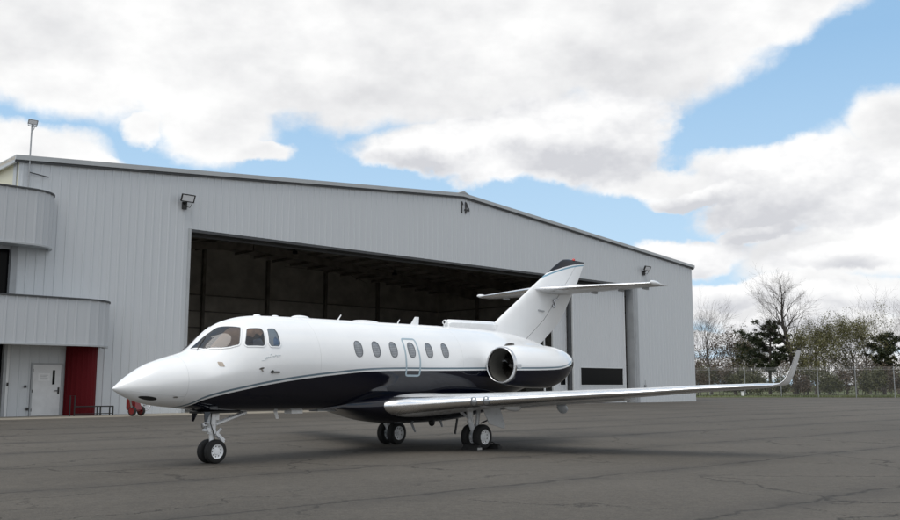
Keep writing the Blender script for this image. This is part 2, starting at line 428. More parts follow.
# ---- wing
def naca(u, t): return 5*t*(.2969*math.sqrt(u)-.1260*u-.3516*u*u+.2843*u**3-.1036*u**4)
def foil(n0, n1, u0=0., u1=1., m=14):
    """chord fractions between u0 and u1, denser towards the nose"""
    return [u0+(u1-u0)*(1-math.cos(PI/2*i/m))**1.0 if u0 == 0 else u0+(u1-u0)*i/m for i in range(m+1)]
W_Y  = [.55, .93, 1.1, 1.35, 1.8, 2.8, 4.0, 5.5, 6.6, 7.3, 7.62]
def wing_sec(y):
    le = float(np.interp(y, [.4,.93,1.02,1.15,1.35,1.8,2.8,8.1], [5.98,5.98,6.22,6.45,6.70,7.14,7.64,10.10]))
    zz = float(np.interp(y, [.4,.93,1.8,2.8,4.0,5.55,6.66,7.5,8.1], [1.03,1.04,1.115,1.18,1.25,1.345,1.425,1.465,1.51]))
    te = float(np.interp(y, [.4,1.,3.3,8.0], [9.95,9.95,10.08,10.98]))
    ch = te-le; th = float(np.interp(y, [.4,1.,1.8,8.], [.135,.135,.135,.11]))
    return le, zz, ch, th
def sect(pos, ch, th, seg, chord_dir=(1,0,0), up=(0,0,1), camber=.012):
    """3-D points of a section; seg = list of (u, side)"""
    p = Vector(pos); cd = Vector(chord_dir); u_ = Vector(up); out = []
    for u, sd in seg: out.append(p+cd*(u*ch)+u_*(sd*naca(u, th)*ch+camber*ch*(1-(2*u-1)**2)*1.0*math.sin(PI*min(1,u*2)/2)))
    return out
LE_U = .085
seg_le = [(LE_U*(1-i/9)**2, 1) for i in range(9)]+[(0., 1)]+[(LE_U*((i+1)/9)**2, -1) for i in range(9)]
ups = [LE_U+(1-LE_U)*(i/14)**1.1 for i in range(15)]
seg_body = [(u, 1) for u in ups]+[(u, -1) for u in ups[::-1]]
def wing(side):
    stations = []
    for y in W_Y:
        le, zz, ch, th = wing_sec(y); stations.append(((le, y, zz), ch, th, (1,0,-.022), (0,0,1)))
    # blended winglet: the section turns upward along an arc
    le, zz, ch, th = wing_sec(7.62)
    W = [(10.08,7.72,1.483,.98,.095,8),(10.36,7.82,1.497,.76,.09,20),(10.58,7.90,1.525,.56,.085,42),(10.67,7.96,1.59,.42,.08,62),(10.76,8.03,1.74,.36,.08,72),(10.82,8.09,1.92,.31,.08,74),(10.86,8.16,2.13,.26,.08,76),(10.875,8.19,2.225,.24,.08,76),(10.885,8.205,2.275,.20,.07,76)]
    for x, y, z, c_, t_, an in W: stations.append(((x,y,z), c_, t_, (1,0,-.012), (0,-math.sin(R(an)),math.cos(R(an)))))
    def S(st, seg): 
        pos, ch, th, cd, up = st
        return [(p.x, p.y*side, p.z) for p in sect(pos, ch, th, seg, cd, up)]
    a = MB(); a.loft([S(s_, seg_body) for s_ in stations[:13]]); w = J(a, 'wing', M['wing'], smooth=50)
    a = MB(); a.loft([S(s_, seg_le) for s_ in stations[:13]], cap=False, closed=False)
    e = stations[0]; J(a, 'leading_edge', M['chrome'], w, smooth=70)
    a = MB(); a.loft([S(s_, seg_body) for s_ in stations[12:-1]]); wl = J(a, 'winglet', M['white'], w, smooth=50)
    a = MB(); a.loft([S(s_, seg_le) for s_ in stations[12:-1]], cap=False, closed=False); J(a, 'winglet_leading_edge', M['chrome'], w, smooth=70)
    a = MB(); full = seg_le[:]+[(u,-1) for u in ups[1:]]+[(u,1) for u in ups[::-1][:-1]]
    a.loft([S(s_, full) for s_ in stations[-2:]]); J(a, 'winglet_tip', M['dark'], w, smooth=40)
    # fairings of the flap tracks, stall strips and lamps
    for y, xa, ln, za, wd, ht in ((2.55,8.12,.62,1.03,.085,.10),(2.95,9.66,.42,.985,.045,.13)):
        a = MB(); rr = []
        for u in np.linspace(0, 1, 11):
            k_ = math.sin(PI*(.05+.9*u))**.6; x = xa+u*ln
            rr.append([(x, (y+wd*k_*math.cos(q))*side, za-.06*u+ht*k_*math.sin(q)) for q in np.linspace(0, 2*PI, 14, endpoint=False)])
        a.loft(rr); J(a, 'flap_fairing', M['white'] if y < 2.8 else M['geargrey'], w)
    for y in (2.25, 2.5):
        le, zz, ch, th = wing_sec(y); a = MB()
        rr = []
        for v in np.linspace(-PI/2+.05, PI/2-.05, 9):
            rr.append([(le+.045+.09*math.cos(v)*math.cos(q)*.9, (y+.095*math.sin(v))*side, zz-.012+.105*math.cos(v)*math.sin(q)) for q in np.linspace(0, 2*PI, 16, endpoint=False)])
        a.loft(rr); J(a, 'leading_edge_lamp', M['lampcap'], w)
    # aileron/flap joint lines on the trailing half are gaps of the separate flap panel
    a = MB(); rr = []
    for y in (1.3, 2.2, 3.1, 4.6):
        le, zz, ch, th = wing_sec(y); p = sect((le,y,zz), ch, th, [(.74,-1),(.99,-1),(.99,1),(.74,1)], (1,0,-.022))
        rr.append([(q.x+.07, q.y*side, q.z-.055-(.0 if i in (0,3) else .05)+(-.03 if i == 3 else 0)) for i, q in enumerate(p)])
    a.loft(rr); J(a, 'flap', M['wing'], w, smooth=30)
    return w
for sd in (1, -1): wing(sd)

# ---- fin, rudder, dorsal intake
FIN = [(2.45,10.0,13.02,.085),(2.63,10.25,13.16,.085),(3.0,10.8,13.72,.085),(3.38,11.38,14.27,.085),(3.8,12.05,14.60,.085),(4.24,12.74,14.93,.085),(4.64,13.38,15.25,.085),(5.0,13.97,15.48,.085),(5.17,14.27,15.58,.08),(5.245,14.46,15.62,.06),(5.275,14.7,15.60,.03)]
fin_m = bpy.data.materials.new('fin_paint'); fin_m.use_nodes = True
_t = NT(fin_m.node_tree); _b = _t.n['Principled BSDF']; _o, _x, _y, _z = _t.coords()
_d = _t.math('SUBTRACT', _z, _t.curve(_x, [(12.9,4.55),(13.43,4.71),(13.75,4.82),(14.04,4.905),(14.58,5.05),(15.0,5.14),(15.53,5.225),(15.8,5.25)]))
_n, _ = _t.noise(_o, 1.3, 5, .6)
_c = _t.mix(_t.step(_n, .3, .75), WHITE, rgb(.81,.82,.83))
_c = _t.mix(_t.math('MULTIPLY', _t.math('LESS_THAN', _d, -.035), _t.math('GREATER_THAN', _d, -.08)), _c, rgb(.20,.36,.46))
_t.put(_b.inputs['Base Color'], _t.mix(_t.math('GREATER_THAN', _d, 0.), _c, rgb(.006,.008,.014)))
_b.inputs['Roughness'].default_value = .25; _b.inputs['Specular IOR Level'].default_value = .3
uf = [0,.006,.02,.05,.1,.18,.28,.4,.5,.6,.66]
def fin_rings(us, tap=0.):
    out = []
    for z, l, t_, th in FIN:
        ch = t_-l; th = th*.95
        out.append([(l+u*ch, naca(u, th)*ch, z) for u in us]+[(l+u*ch, -naca(u, th)*ch, z) for u in us[::-1]])
    return out
mb = MB(); mb.loft(fin_rings(uf)); fin = J(mb, 'fin', fin_m, smooth=50)
ur = [.672,.7,.76,.82,.88,.94,.99]
mb = MB(); mb.loft([r for r in fin_rings(ur)]); J(mb, 'rudder', fin_m, fin, smooth=50)
mb = MB(); mb.loft([[(l+u*(t_-l), naca(u,th*.95)*(t_-l)*.72*sgn, z) for u, sgn in ((.64,1),(.70,1),(.70,-1),(.64,-1))] for z, l, t_, th in FIN[:-1]]); J(mb, 'hinge_gap', M['dark'], fin)
mb = MB()
dors = []
for x, zt, w in ((9.06,3.12,.075),(9.14,3.155,.085),(9.5,3.165,.085),(10.2,3.18,.085),(10.8,3.19,.075),(11.1,3.185,.055),(11.35,3.16,.03)):
    dors.append([(x, w*math.cos(a)*(1 if math.sin(a) > 0 else 1.5), zt-.085+(.085*math.sin(a) if math.sin(a) > 0 else .40*math.sin(a))) for a in np.linspace(0, 2*PI, 20, endpoint=False)])
mb.loft(dors); J(mb, 'dorsal_fillet', M['white'], fin, smooth=50)
mb = MB(); mb.lathe([(0,.062),(-.05,.066),(-.085,.058),(-.085,.045),(.04,.04)], (9.07,0,3.075), (1,0,0), 20); J(mb, 'dorsal_inlet', M['white'], fin, smooth=50)
mb = MB(); mb.lathe([(0,.001),(0,.046)], (9.03,0,3.075), (1,0,0), 20); J(mb, 'inlet_hole', M['dark'], fin)
mb = MB(); mb.lathe([(0,.05),(.03,.05),(.06,.035),(.075,.002)], (15.02,0,5.262), (0,0,1), 16, True); J(mb, 'beacon', M['red'], fin, smooth=40)
mb = MB(); mb.beam((12.95,.115,3.62), (13.25,.115,3.60), .03, .035); J(mb, 'vent_lip', M['geargrey'], fin)
mb = MB(); mb.beam((13.75,.10,3.98), (13.86,.10,3.80), .04, .05); mb.beam((13.80,.10,3.98), (13.98,.10,4.02), .03, .03); mb.beam((13.70,.10,3.82),(13.80,.10,3.74),.03,.04); J(mb, 'rudder_actuator', M['steel'], fin)
mb = MB(); mb.beam((12.55,.12,2.74),(12.70,.12,2.60),.03,.04); J(mb, 'hinge_bracket', M['dark'], fin)

# ---- tailplane
TY = [-3.05,-3.02,-2.6,-1.5,-.5,0,.5,1.5,2.6,3.02,3.05]
def tail_sec(y):
    a = abs(y)/3.05; le = 12.86+(14.22-12.86)*a; te = 14.93+(15.25-14.93)*a; return le, te, 4.235+.065*a
def tail_rings(seg, sc=1.):
    out = []
    for y in TY:
        le, te, z = tail_sec(y); k = .7 if abs(y) > 3.04 else 1
        out.append([tuple(p) for p in sect((le+(1-k)*.05,y,z), (te-le)*(1 if k == 1 else .96), .095*k, seg, (1,0,0), (0,0,1), 0.)])
    return out
mb = MB(); mb.loft(tail_rings(seg_body)); tp = J(mb, 'tailplane', M['wing'], smooth=50)
mb = MB(); mb.loft(tail_rings(seg_le), cap=False, closed=False); J(mb, 'tailplane_leading_edge', M['chrome'], tp, smooth=70)
for sd in (1, -1):
    mb = MB(); rr = []
    for u in np.linspace(0, 1, 10):
        r_ = .075*math.sin(PI*(.04+.9*u))**.5*(1-.4*u); rr.append([(14.12+u*.55, (3.06+r_*.7*math.cos(q))*sd, 4.315+r_*math.sin(q)) for q in np.linspace(0, 2*PI, 12, endpoint=False)])
    mb.loft(rr); J(mb, 'horn_balance', M['white'], tp)
    for y in (.9, 1.75, 2.5):
        le, te, z = tail_sec(y); mb = MB(); mb.box(te-.45, te-.15, y*sd-.02, y*sd+.02, z-.085, z-.02); J(mb, 'hinge_fairing', M['geargrey'], tp)

# ---- engines
def engine(side):
    CY = 1.45*side
    prof = [(9.50,.455,1.985),(9.62,.478,1.983),(9.85,.505,1.98),(10.2,.53,1.972),(10.7,.548,1.965),(11.2,.55,1.963),(11.55,.515,1.975),(11.80,.455,2.0),(12.0,.385,2.03),(12.15,.315,2.055),(12.23,.275,2.065)]
    n = 56
    mb = MB(); px = np.linspace(9.50, 12.23, 30); PP = np.array(prof)
    ring = lambda x, r, z: [(x, CY+r*math.cos(2*PI*k/n), z+r*math.sin(2*PI*k/n)) for k in range(n)]
    mb.loft([ring(x, float(pchip(PP[:,0], PP[:,1], x)), float(pchip(PP[:,0], PP[:,2], x))) for x in px], cap=False)
    nac = J(mb, 'engine_nacelle', M['nac'], smooth=60)
    mb = MB(); lip = [(9.505,.4565),(9.47,.453),(9.44,.445),(9.42,.434),(9.413,.424),(9.42,.414),(9.45,.405),(9.50,.400)]
    mb.loft([ring(x, r, 1.985) for x, r in lip], cap=False); J(mb, 'inlet_lip', M['lipm'], nac, smooth=80)
    mb = MB(); mb.loft([ring(x, r, 1.985) for x, r in ((9.499,.401),(9.7,.380),(9.9,.362),(10.02,.362))], cap=False); J(mb, 'inlet_duct', M['inlet'], nac, smooth=80)
    mb = MB(); mb.lathe([(0,.36),(.02,.36),(.02,.001)], (10.02,CY,1.985), (1,0,0), 40); J(mb, 'fan_case', M['dark'], nac)
    mb = MB()
    for k in range(24):
        a = 2*PI*k/24; rr = []
        for r_, tw in ((.09,.35),(.20,.65),(.355,.95)):
            c_ = Vector((9.98, CY+r_*math.cos(a), 1.985+r_*math.sin(a))); tg = Vector((0,-math.sin(a),math.cos(a))); d = Vector((math.cos(tw),0,0))+tg*math.sin(tw); w_ = .03+.02*r_/.35
            nn = Vector((-math.sin(tw),0,0))+tg*math.cos(tw)
            rr.append([c_+d*w_+nn*.002, c_-d*w_+nn*.002, c_-d*w_-nn*.002, c_+d*w_-nn*.002])
        mb.loft(rr)
    J(mb, 'fan', M['soot'], nac, smooth=0)
    mb = MB(); mb.lathe([(-.20,.002),(-.17,.03),(-.10,.065),(0,.10)], (9.97,CY,1.985), (1,0,0), 24); J(mb, 'spinner', M['steel'], nac, smooth=50)
    mb = MB(); mb.loft([ring(x, r, z) for x, r, z in ((12.20,.272,2.064),(12.26,.262,2.068),(12.32,.245,2.07),(12.32,.225,2.07),(12.06,.20,2.06))], cap=False)
    mb.lathe([(0,.21),(0,.001)], (12.08,CY,2.06), (1,0,0), 40); mb.lathe([(0,.11),(.2,.08),(.34,.01)], (12.08,CY,2.06), (1,0,0), 24); J(mb, 'exhaust_nozzle', M['soot'], nac, smooth=40)
    mb = MB(); rr = []
    for y in (.55, .85, 1.2):
        rr.append([(9.95+u*2.35, y*side, 2.10+s_*naca(max(u,0), .09)*2.35*.8) for u, s_ in [(0,1)]+[(u,1) for u in (.02,.06,.15,.3,.5,.75,.98)]+[(u,-1) for u in (.98,.75,.5,.3,.15,.06,.02)]])
    mb.loft(rr); J(mb, 'engine_pylon', M['white'], nac, smooth=50)
    # small scoop and strakes on the cowl
    mb = MB(); mb.loft([[(x, CY+w*q, 1.985+z) for q, z in ((-1,zz-.05),(-1,zz),(1,zz),(1,zz-.05))] for x, w, zz in ((9.63,.02,.49),(9.72,.035,.535),(9.85,.035,.555),(9.98,.02,.535))]); J(mb, 'cowl_scoop', M['soot'], nac)
    mb = MB(); mb.beam((9.52,CY+.46*side,1.95),(9.60,CY+.51*side,1.95),.03,.10); mb.beam((9.52,CY-.46*side,1.95),(9.60,CY-.51*side,1.95),.03,.10); J(mb, 'cowl_latch', M['geargrey'], nac)
for sd in (1, -1): engine(sd)

# ---- landing gear: wheels carry the tyre, hub and bolts
def wheel(parent, c, r, w, side, nm='wheel'):
    x, y, z = c
    mb = MB(); tp_ = [(-.5*w,.60*r),(-.5*w,.72*r),(-.49*w,.86*r),(-.40*w,.955*r),(-.26*w,.99*r),(-.18*w,1*r),(-.155*w,.975*r),(-.125*w,1*r),(.125*w,1*r),(.155*w,.975*r),(.18*w,1*r),(.26*w,.99*r),(.40*w,.955*r),(.49*w,.86*r),(.5*w,.72*r),(.5*w,.60*r)]
    mb.lathe(tp_, c, (0,1,0), 40); mb.mi = 1
    for sg in (1, -1):
        mb.lathe([(sg*.47*w,.62*r),(sg*.50*w,.60*r),(sg*.47*w,.55*r),(sg*.30*w,.52*r),(sg*.27*w,.30*r),(sg*.40*w,.26*r),(sg*.44*w,.12*r),(sg*.44*w,.001)], c, (0,1,0), 32)
        for k in range(9):
            a = 2*PI*k/9; cc = (x+.41*r*math.cos(a), y+sg*.29*w, z+.41*r*math.sin(a))
            mb.lathe([(0,.05*r),(sg*.05*w,.05*r),(sg*.05*w,.001)], cc, (0,1,0), 8)
        mb.mi = 2
        for k in range(9):
            a = 2*PI*(k+.5)/9; cc = (x+.43*r*math.cos(a), y+sg*.285*w, z+.43*r*math.sin(a))
            mb.lathe([(0,.055*r),(sg*.012*w,.055*r),(sg*.012*w,.001)], cc, (0,1,0), 10)
        mb.mi = 1
    return J(mb, nm, [M['rubber'], M['gearwhite'], M['dark']], parent, smooth=35)

NX = 2.14
mb = MB()
mb.tube([(NX-.03,0,1.02),(NX-.02,0,.70),(NX-.015,0,.56)], [.09,.085,.075], 14)
mb.tube([(NX-.015,0,.56),(NX,0,.228)], [.05,.05], 12)
mb.tube([(NX,-.13,.228),(NX,.13,.228)], .035, 12)
mb.lathe([(-.03,.085),(.03,.085)], (NX-.02,0,.60), (0,0,1), 14, True)
mb.lathe([(-.03,.088),(.03,.088)], (NX-.025,0,.78), (0,0,1), 14, True)
for s_ in (-1, 1):
    mb.beam((NX+.06,.03*s_,.58),(NX+.26,.02*s_,.42),.035,.06); mb.beam((NX+.26,.02*s_,.42),(NX+.03,.03*s_,.28),.035,.055)
mb.tube([(NX-.14,-.09,.63),(NX-.14,.11,.63)], .032, 10); mb.tube([(NX-.16,-.05,.80),(NX-.02,.09,.74)], .028, 8)
mb.box(NX-.15,NX-.02,-.06,.06,.60,.68); mb.box(NX-.10,NX+.10,-.07,.07,.82,.98)
mb.tube([(NX+.08,.0,.52),(NX+.16,.06,.66)], .022, 8)
ng = J(mb, 'nose_gear', M['gearwhite'], smooth=40)
mb = MB(); mb.tube([(NX+.04,.05,.74),(NX+.75,.05,.95)], .028, 10); mb.tube([(NX+.04,-.05,.74),(NX+.75,-.05,.95)], .028, 10); mb.tube([(NX+.45,-.05,.86),(NX+.45,.05,.86)], .02, 8); J(mb, 'drag_brace', M['gearwhite'], ng)
mb = MB(); mb.tube([(NX-.08,.07,.98),(NX-.11,.09,.76),(NX-.05,.10,.60),(NX+.01,.06,.45)], .011, 6); mb.tube([(NX+.02,-.09,.95),(NX+.07,-.09,.62),(NX+.01,-.05,.40)], .010, 6); J(mb, 'hydraulic_hose', M['dark'], ng)
mb = MB(); mb.lathe([(0,.055),(.05,.06),(.055,.05),(.055,.001)], (NX-.17,0,.72), (-1,0,0), 16, True); J(mb, 'taxi_light', M['steel'], ng)
for s_ in (1, -1):
    mb = MB(); mb.prism([(NX-.34,.20*s_,.985),(NX-.33,.21*s_,.80),(NX-.29,.21*s_,.80),(NX-.20,.20*s_,.985)], (0,-.008,0), (0,.008,0)); J(mb, 'gear_door', M['navy'], ng)
    wheel(ng, (NX, .118*s_, .228), .228, .14, s_)
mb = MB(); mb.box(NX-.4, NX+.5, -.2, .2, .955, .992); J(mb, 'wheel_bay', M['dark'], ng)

MX = 8.55
for sd in (1, -1):
    Y = 1.395*sd
    mb = MB()
    mb.tube([(MX-.30,Y,1.10),(MX-.22,Y,.72)], [.085,.075], 12)
    mb.tube([(MX-.24,Y,.62),(MX-.20,Y,.75)], .07, 10)
    mb.tube([(MX-.23,Y,.66),(MX-.12,Y,.42),(MX,Y,.29)], [.07,.06,.05], 12)
    mb.tube([(MX+.10,Y,1.02),(MX+.02,Y,.50),(MX-.01,Y,.36)], [.05,.045,.035], 10)
    mb.tube([(MX,Y-.28,.29),(MX,Y+.28,.29)], .045, 12)
    mb.tube([(MX-.22,Y,.70),(MX-.25,Y-.55*sd,1.02)], .035, 8)
    mg = J(mb, 'main_gear', M['gearwhite'], smooth=40)
    mb = MB(); mb.tube([(MX-.16,Y+.05*sd,1.0),(MX-.30,Y+.09*sd,.75),(MX-.22,Y+.08*sd,.55),(MX-.08,Y+.07*sd,.34)], .012, 6); J(mb, 'brake_hose', M['gearwhite'], mg)
    # leg door hanging outboard of the leg
    mb = MB(); mb.prism([(MX-.20,Y+.36*sd,.94),(MX+.42,Y+.36*sd,1.00),(MX+.62,Y+.37*sd,.56),(MX+.60,Y+.37*sd,.46),(MX+.02,Y+.37*sd,.60)], (0,-.012,0), (0,.012,0))
    mb.beam((MX+.12,Y+.34*sd,.68),(MX+.60,Y+.34*sd,.54),.05,.05); J(mb, 'leg_door', M['wing'], mg)
    mb = MB(); mb.tube([(MX+.1,Y+.05*sd,.6),(MX+.2,Y+.33*sd,.72)], .02, 6); J(mb, 'door_link', M['steel'], mg)
    for k in (1, -1): wheel(mg, (MX, Y+.175*k*sd, .29), .29, .185, k)
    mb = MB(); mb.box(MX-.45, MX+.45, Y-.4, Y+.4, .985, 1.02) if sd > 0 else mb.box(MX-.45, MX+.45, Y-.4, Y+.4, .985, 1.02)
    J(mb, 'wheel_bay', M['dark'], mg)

# wheel chocks at the near main wheels: a pair of rubber wedges tied by a rope
def jw(x, y, z=0.):
    c_, s_ = math.cos(JYAW), math.sin(JYAW); return (-6.0077+c_*x+s_*y, 16.533+s_*x-c_*y, z)
chock_m = mat('black_chock_rubber', rgb(.018), .7, var=.3, vscale=25, bump=.2)
pale_end = mat('pale_chock_end', rgb(.45,.45,.44), .6, var=.2, vscale=20)
def chock(x, y, length, label, pale, sx):
    e = empty('wheel_chock', jw(x, y), JYAW, label=label, cat='wheel chock', group='chocks at the main wheels')
    b = MB(); L = length/2
    b.prism([(-.09,-L,0),(.09,-L,0),(.09,-L,.03),(.03 if sx > 0 else -.01,-L,.115),(-.01 if sx > 0 else -.03,-L,.115),(-.09,-L,.03)], (0,0,0), (0,2*L,0)); b.build('body', chock_m, e, 0)
    b = MB(); b.box(-.07,.07,-L-.02,-L,.012,.06); b.build('end_cap', pale_end if pale else chock_m, e)
    b = MB(); b.tube([(.0,-L*.6,.11),(.02,-L*.3,.15),(.02,L*.3,.15),(0,L*.6,.11)], .012, 6); b.build('rope_handle', chock_m, e, 40)
chock(8.22, 1.52, .46, 'black rubber wheel chock with pale end in front of the near main wheels', True, 1)
chock(8.90, 1.50, .62, 'black rubber wheel chock behind the near main wheels, below the leg door', False, -1)

# ------------------------------------------------------------------ hangar (x along the front, y into the building, z up; origin at the foot of the front, under the ridge)
HA = R(43.6774)
HD = Vector((math.cos(HA), math.sin(HA), 0)); HN = Vector((HD.y, -HD.x, 0))
HO = HD*45.6+HN*(-46.5)
def hw_(x, y, z=0.): p = HO+HD*x-HN*y; return (p.x, p.y, z)
hangar = empty('hangar', HO, HA, label='big grey corrugated metal hangar with its wide door standing open', cat='hangar')

def metal_siding(name, col, var=.025, rough=.45):
    m = bpy.data.materials.new(name); m.use_nodes = True
    t = NT(m.node_tree); b = t.n['Principled BSDF']; o, x, y, z = t.coords()
    # each sheet of cladding (0.9 m) has its own slight tone; rain streaks run down it
    sh = t.node('ShaderNodeTexWhiteNoise', noise_dimensions='2D'); cv = t.node('ShaderNodeCombineXYZ')
    t.put(cv.inputs[0], t.math('FLOOR', t.math('DIVIDE', x, 1.8))); t.put(cv.inputs[1], t.math('FLOOR', t.math('DIVIDE', y, 3.)))
    t.l.new(cv.outputs[0], sh.inputs[0])
    mp = t.node('ShaderNodeMapping'); mp.inputs['Scale'].default_value = (2.2, 2.2, .10); t.l.new(o, mp.inputs[0])
    st, _ = t.noise(mp.outputs[0], 1., 6, .65); lo, _ = t.noise(o, .18, 4, .5)
    f = t.math('ADD', t.math('MULTIPLY', sh.outputs[0], .35), t.math('ADD', t.math('MULTIPLY', t.step(st, .3, .7), .4), t.math('MULTIPLY', t.step(lo, .3, .7), .25)))
    d = tuple(c*(1-var) for c in col[:3])+(1,); l_ = tuple(c*(1+var) for c in col[:3])+(1,)
    t.put(b.inputs['Base Color'], t.mix(f, d, l_)); b.inputs['Roughness'].default_value = rough
    w, _ = t.noise(o, .9, 3, .5); t.put(b.inputs['Normal'], t.bump(w, .12, .06))
    return m
SID = metal_siding('grey_siding', rgb(.535,.56,.583))
SIDP = metal_siding('door_siding', rgb(.56,.58,.60))
SIDB = metal_siding('band_siding', rgb(.465,.485,.505))
CREAM = metal_siding('cream_siding', rgb(.50,.49,.38))
REDS = metal_siding('red_siding', rgb(.098,.004,.007), .15, .7); REDS.node_tree.nodes['Principled BSDF'].inputs['Specular IOR Level'].default_value = .15
INW = mat('insulated_wall', rgb(.54,.505,.45), .8, var=.18, vscale=.6)
INR = mat('insulated_roof', rgb(.52,.49,.44), .8, var=.2, vscale=.5)
FRM = mat('brown_steel_frame', rgb(.24,.215,.185), .7, var=.25, vscale=1.)
TRIM = mat('roof_trim', rgb(.38,.40,.41), .4, var=.06, vscale=1.)
TRIMD = mat('dark_trim', rgb(.045,.048,.052), .5, var=.2, vscale=2.)
POST = mat('jamb_post', rgb(.33,.345,.36), .45, var=.1, vscale=1.2)
WPOST = mat('white_post', rgb(.62,.64,.65), .4, var=.06, vscale=2)
DGL = mat('dark_glass', rgb(.005,.0055,.006), .12, spec=.06)
CONC = mat('hangar_floor_concrete', rgb(.30,.29,.27), .45, var=.15, vscale=.4)
BLACK = mat('black_paint', rgb(.012), .5, var=.2, vscale=6)
GREYM = mat('galvanised', rgb(.34,.35,.36), .45, metal=.7, var=.15, vscale=5)
PAPER = mat('paper', rgb(.72,.73,.74), .7, var=.04, vscale=10)
INK = mat('grey_ink', rgb(.28,.29,.3), .8)
DOORM = mat('door_paint', rgb(.62,.63,.64), .4, var=.06, vscale=2)

XL, XR, EAVE, RIDGE = -30.4, 30.25, 12.42, 14.92
DL, DR, DH = -21.15, 20.6, 10.1
def gable(x): return EAVE+(RIDGE-EAVE)*(1-abs(x)/30.3)
def ribs(x0, x1, period, depth, breaks=()):
    """(x, offset) of a ribbed sheet between x0 and x1"""
    pts = []; k = math.floor(x0/period)
    while k*period < x1:
        b = k*period
        for u, d in ((0,0),(.72,0),(.77,-depth),(.93,-depth),(.98,0)): pts.append((b+u*period, d))
        k += 1
    P = [p for p in pts if x0 < p[0] < x1]
    f = lambda x: float(np.interp(x, [p[0] for p in pts], [p[1] for p in pts]))
    P = [(x0, f(x0))]+P+[(x1, f(x1))]
    for b in breaks: 
        if x0 < b < x1: P.append((b, f(b)))
    return sorted(P)
def sheet(mb, P, lo, hi, y0=0., th=.05):
    """a corrugated wall standing on the line of points P between heights lo(x) and hi(x), th thick"""
    V = []; n = len(P)
    for x, d in P: V += [(x, y0+d, lo(x)), (x, y0+d, hi(x)), (x, y0+d+th, lo(x)), (x, y0+d+th, hi(x))]
    F = []
    for i in range(n-1):
        a, b = 4*i, 4*i+4
        F += [(a,b,b+1,a+1), (a+2,a+3,b+3,b+2), (a,a+2,b+2,b), (a+1,b+1,b+3,a+3)]
    F += [(0,1,3,2), (4*n-4,4*n-2,4*n-1,4*n-3)]
    mb.add(V, F)
c0 = lambda v: (lambda x: v)
mb = MB()
sheet(mb, ribs(XL, DL, 0.457, .030), c0(0), gable); sheet(mb, ribs(DL, DR, 0.457, .030, (0,)), c0(DH), gable); sheet(mb, ribs(DR, XR, 0.457, .030), c0(0), gable)
mb.build('front_wall', SID, hangar)
HDP = 35.
mb = MB(); mb.box(XL+.02, XL+.12, .06, HDP, 0, EAVE+.04); mb.build('side_wall', CREAM, hangar)
mb = MB()
for i in range(7): mb.box(XL-.03, XL+.018, .3+5.6*i, .75+5.6*i, 0, EAVE-.05)
mb.build('downpipe', TRIM, hangar)
mb = MB(); mb.box(XR-.12, XR-.02, .06, HDP, 0, EAVE+.04); mb.build('side_wall', INW, hangar)
mb = MB(); mb.prism([(XL+.05,HDP+.003,0),(XR-.05,HDP+.003,0),(XR-.05,HDP+.003,gable(XR-.05)+.07),(0,HDP+.003,RIDGE+.07),(XL+.05,HDP+.003,gable(XL+.05)+.07)], (0,0,0), (0,.12,0)); mb.build('back_wall', INW, hangar)
# roof slabs with the eave and rake trim
for s_ in (-1, 1):
    xe = XL-.25 if s_ < 0 else XR+.25
    mb = MB(); mb.prism([(xe,-.12,gable(xe)+.04),(0,-.12,RIDGE+.04),(0,-.12,RIDGE+.20),(xe,-.12,gable(xe)+.20)], (0,.06,0), (0,HDP+.3,0)); mb.build('roof', INR, hangar)
    mb = MB(); mb.prism([(xe,-.20,gable(xe)+.02),(s_*.003,-.20,RIDGE+.02),(s_*.003,-.20,RIDGE+.26),(xe,-.20,gable(xe)+.26)], (0,0,0), (0,.135,0)); mb.build('rake_trim', TRIM, hangar)
    mb = MB(); mb.prism([(xe,-.13,gable(xe)-.09),(s_*.003,-.13,RIDGE-.09),(s_*.003,-.13,RIDGE+.018),(xe,-.13,gable(xe)+.018)], (0,0,0), (0,.07,0)); mb.build('drip_edge', TRIMD, hangar)
    mb = MB(); mb.box(min(xe,xe-.1*s_), max(xe,xe-.1*s_), -.05, HDP+.2, EAVE-.14, EAVE+.22); mb.build('eave_trim', TRIM, hangar)
mb = MB(); mb.prism([(-.55,-.22,RIDGE+.2),(0,-.22,RIDGE+.27),(.55,-.22,RIDGE+.2),(0,-.22,RIDGE+.42)], (0,0,0), (0,HDP+.5,0)); mb.build('ridge_cap', TRIM, hangar)
# door surround
mb = MB(); mb.box(DL-.12, DL+.02, -.075, .50, 0, DH+.02); mb.build('door_jamb', TRIM, hangar)
mb = MB(); mb.box(DL+.02, DR, -.02, .60, DH-.16, DH-.003); mb.build('door_header', TRIMD, hangar)
mb = MB(); mb.box(DR-.02, DR+.62, -.10, .70, 0, DH-.17); mb.box(DR+.2, DR+.5, -.14, -.102, 0, DH-.2); mb.build('door_post', POST, hangar)
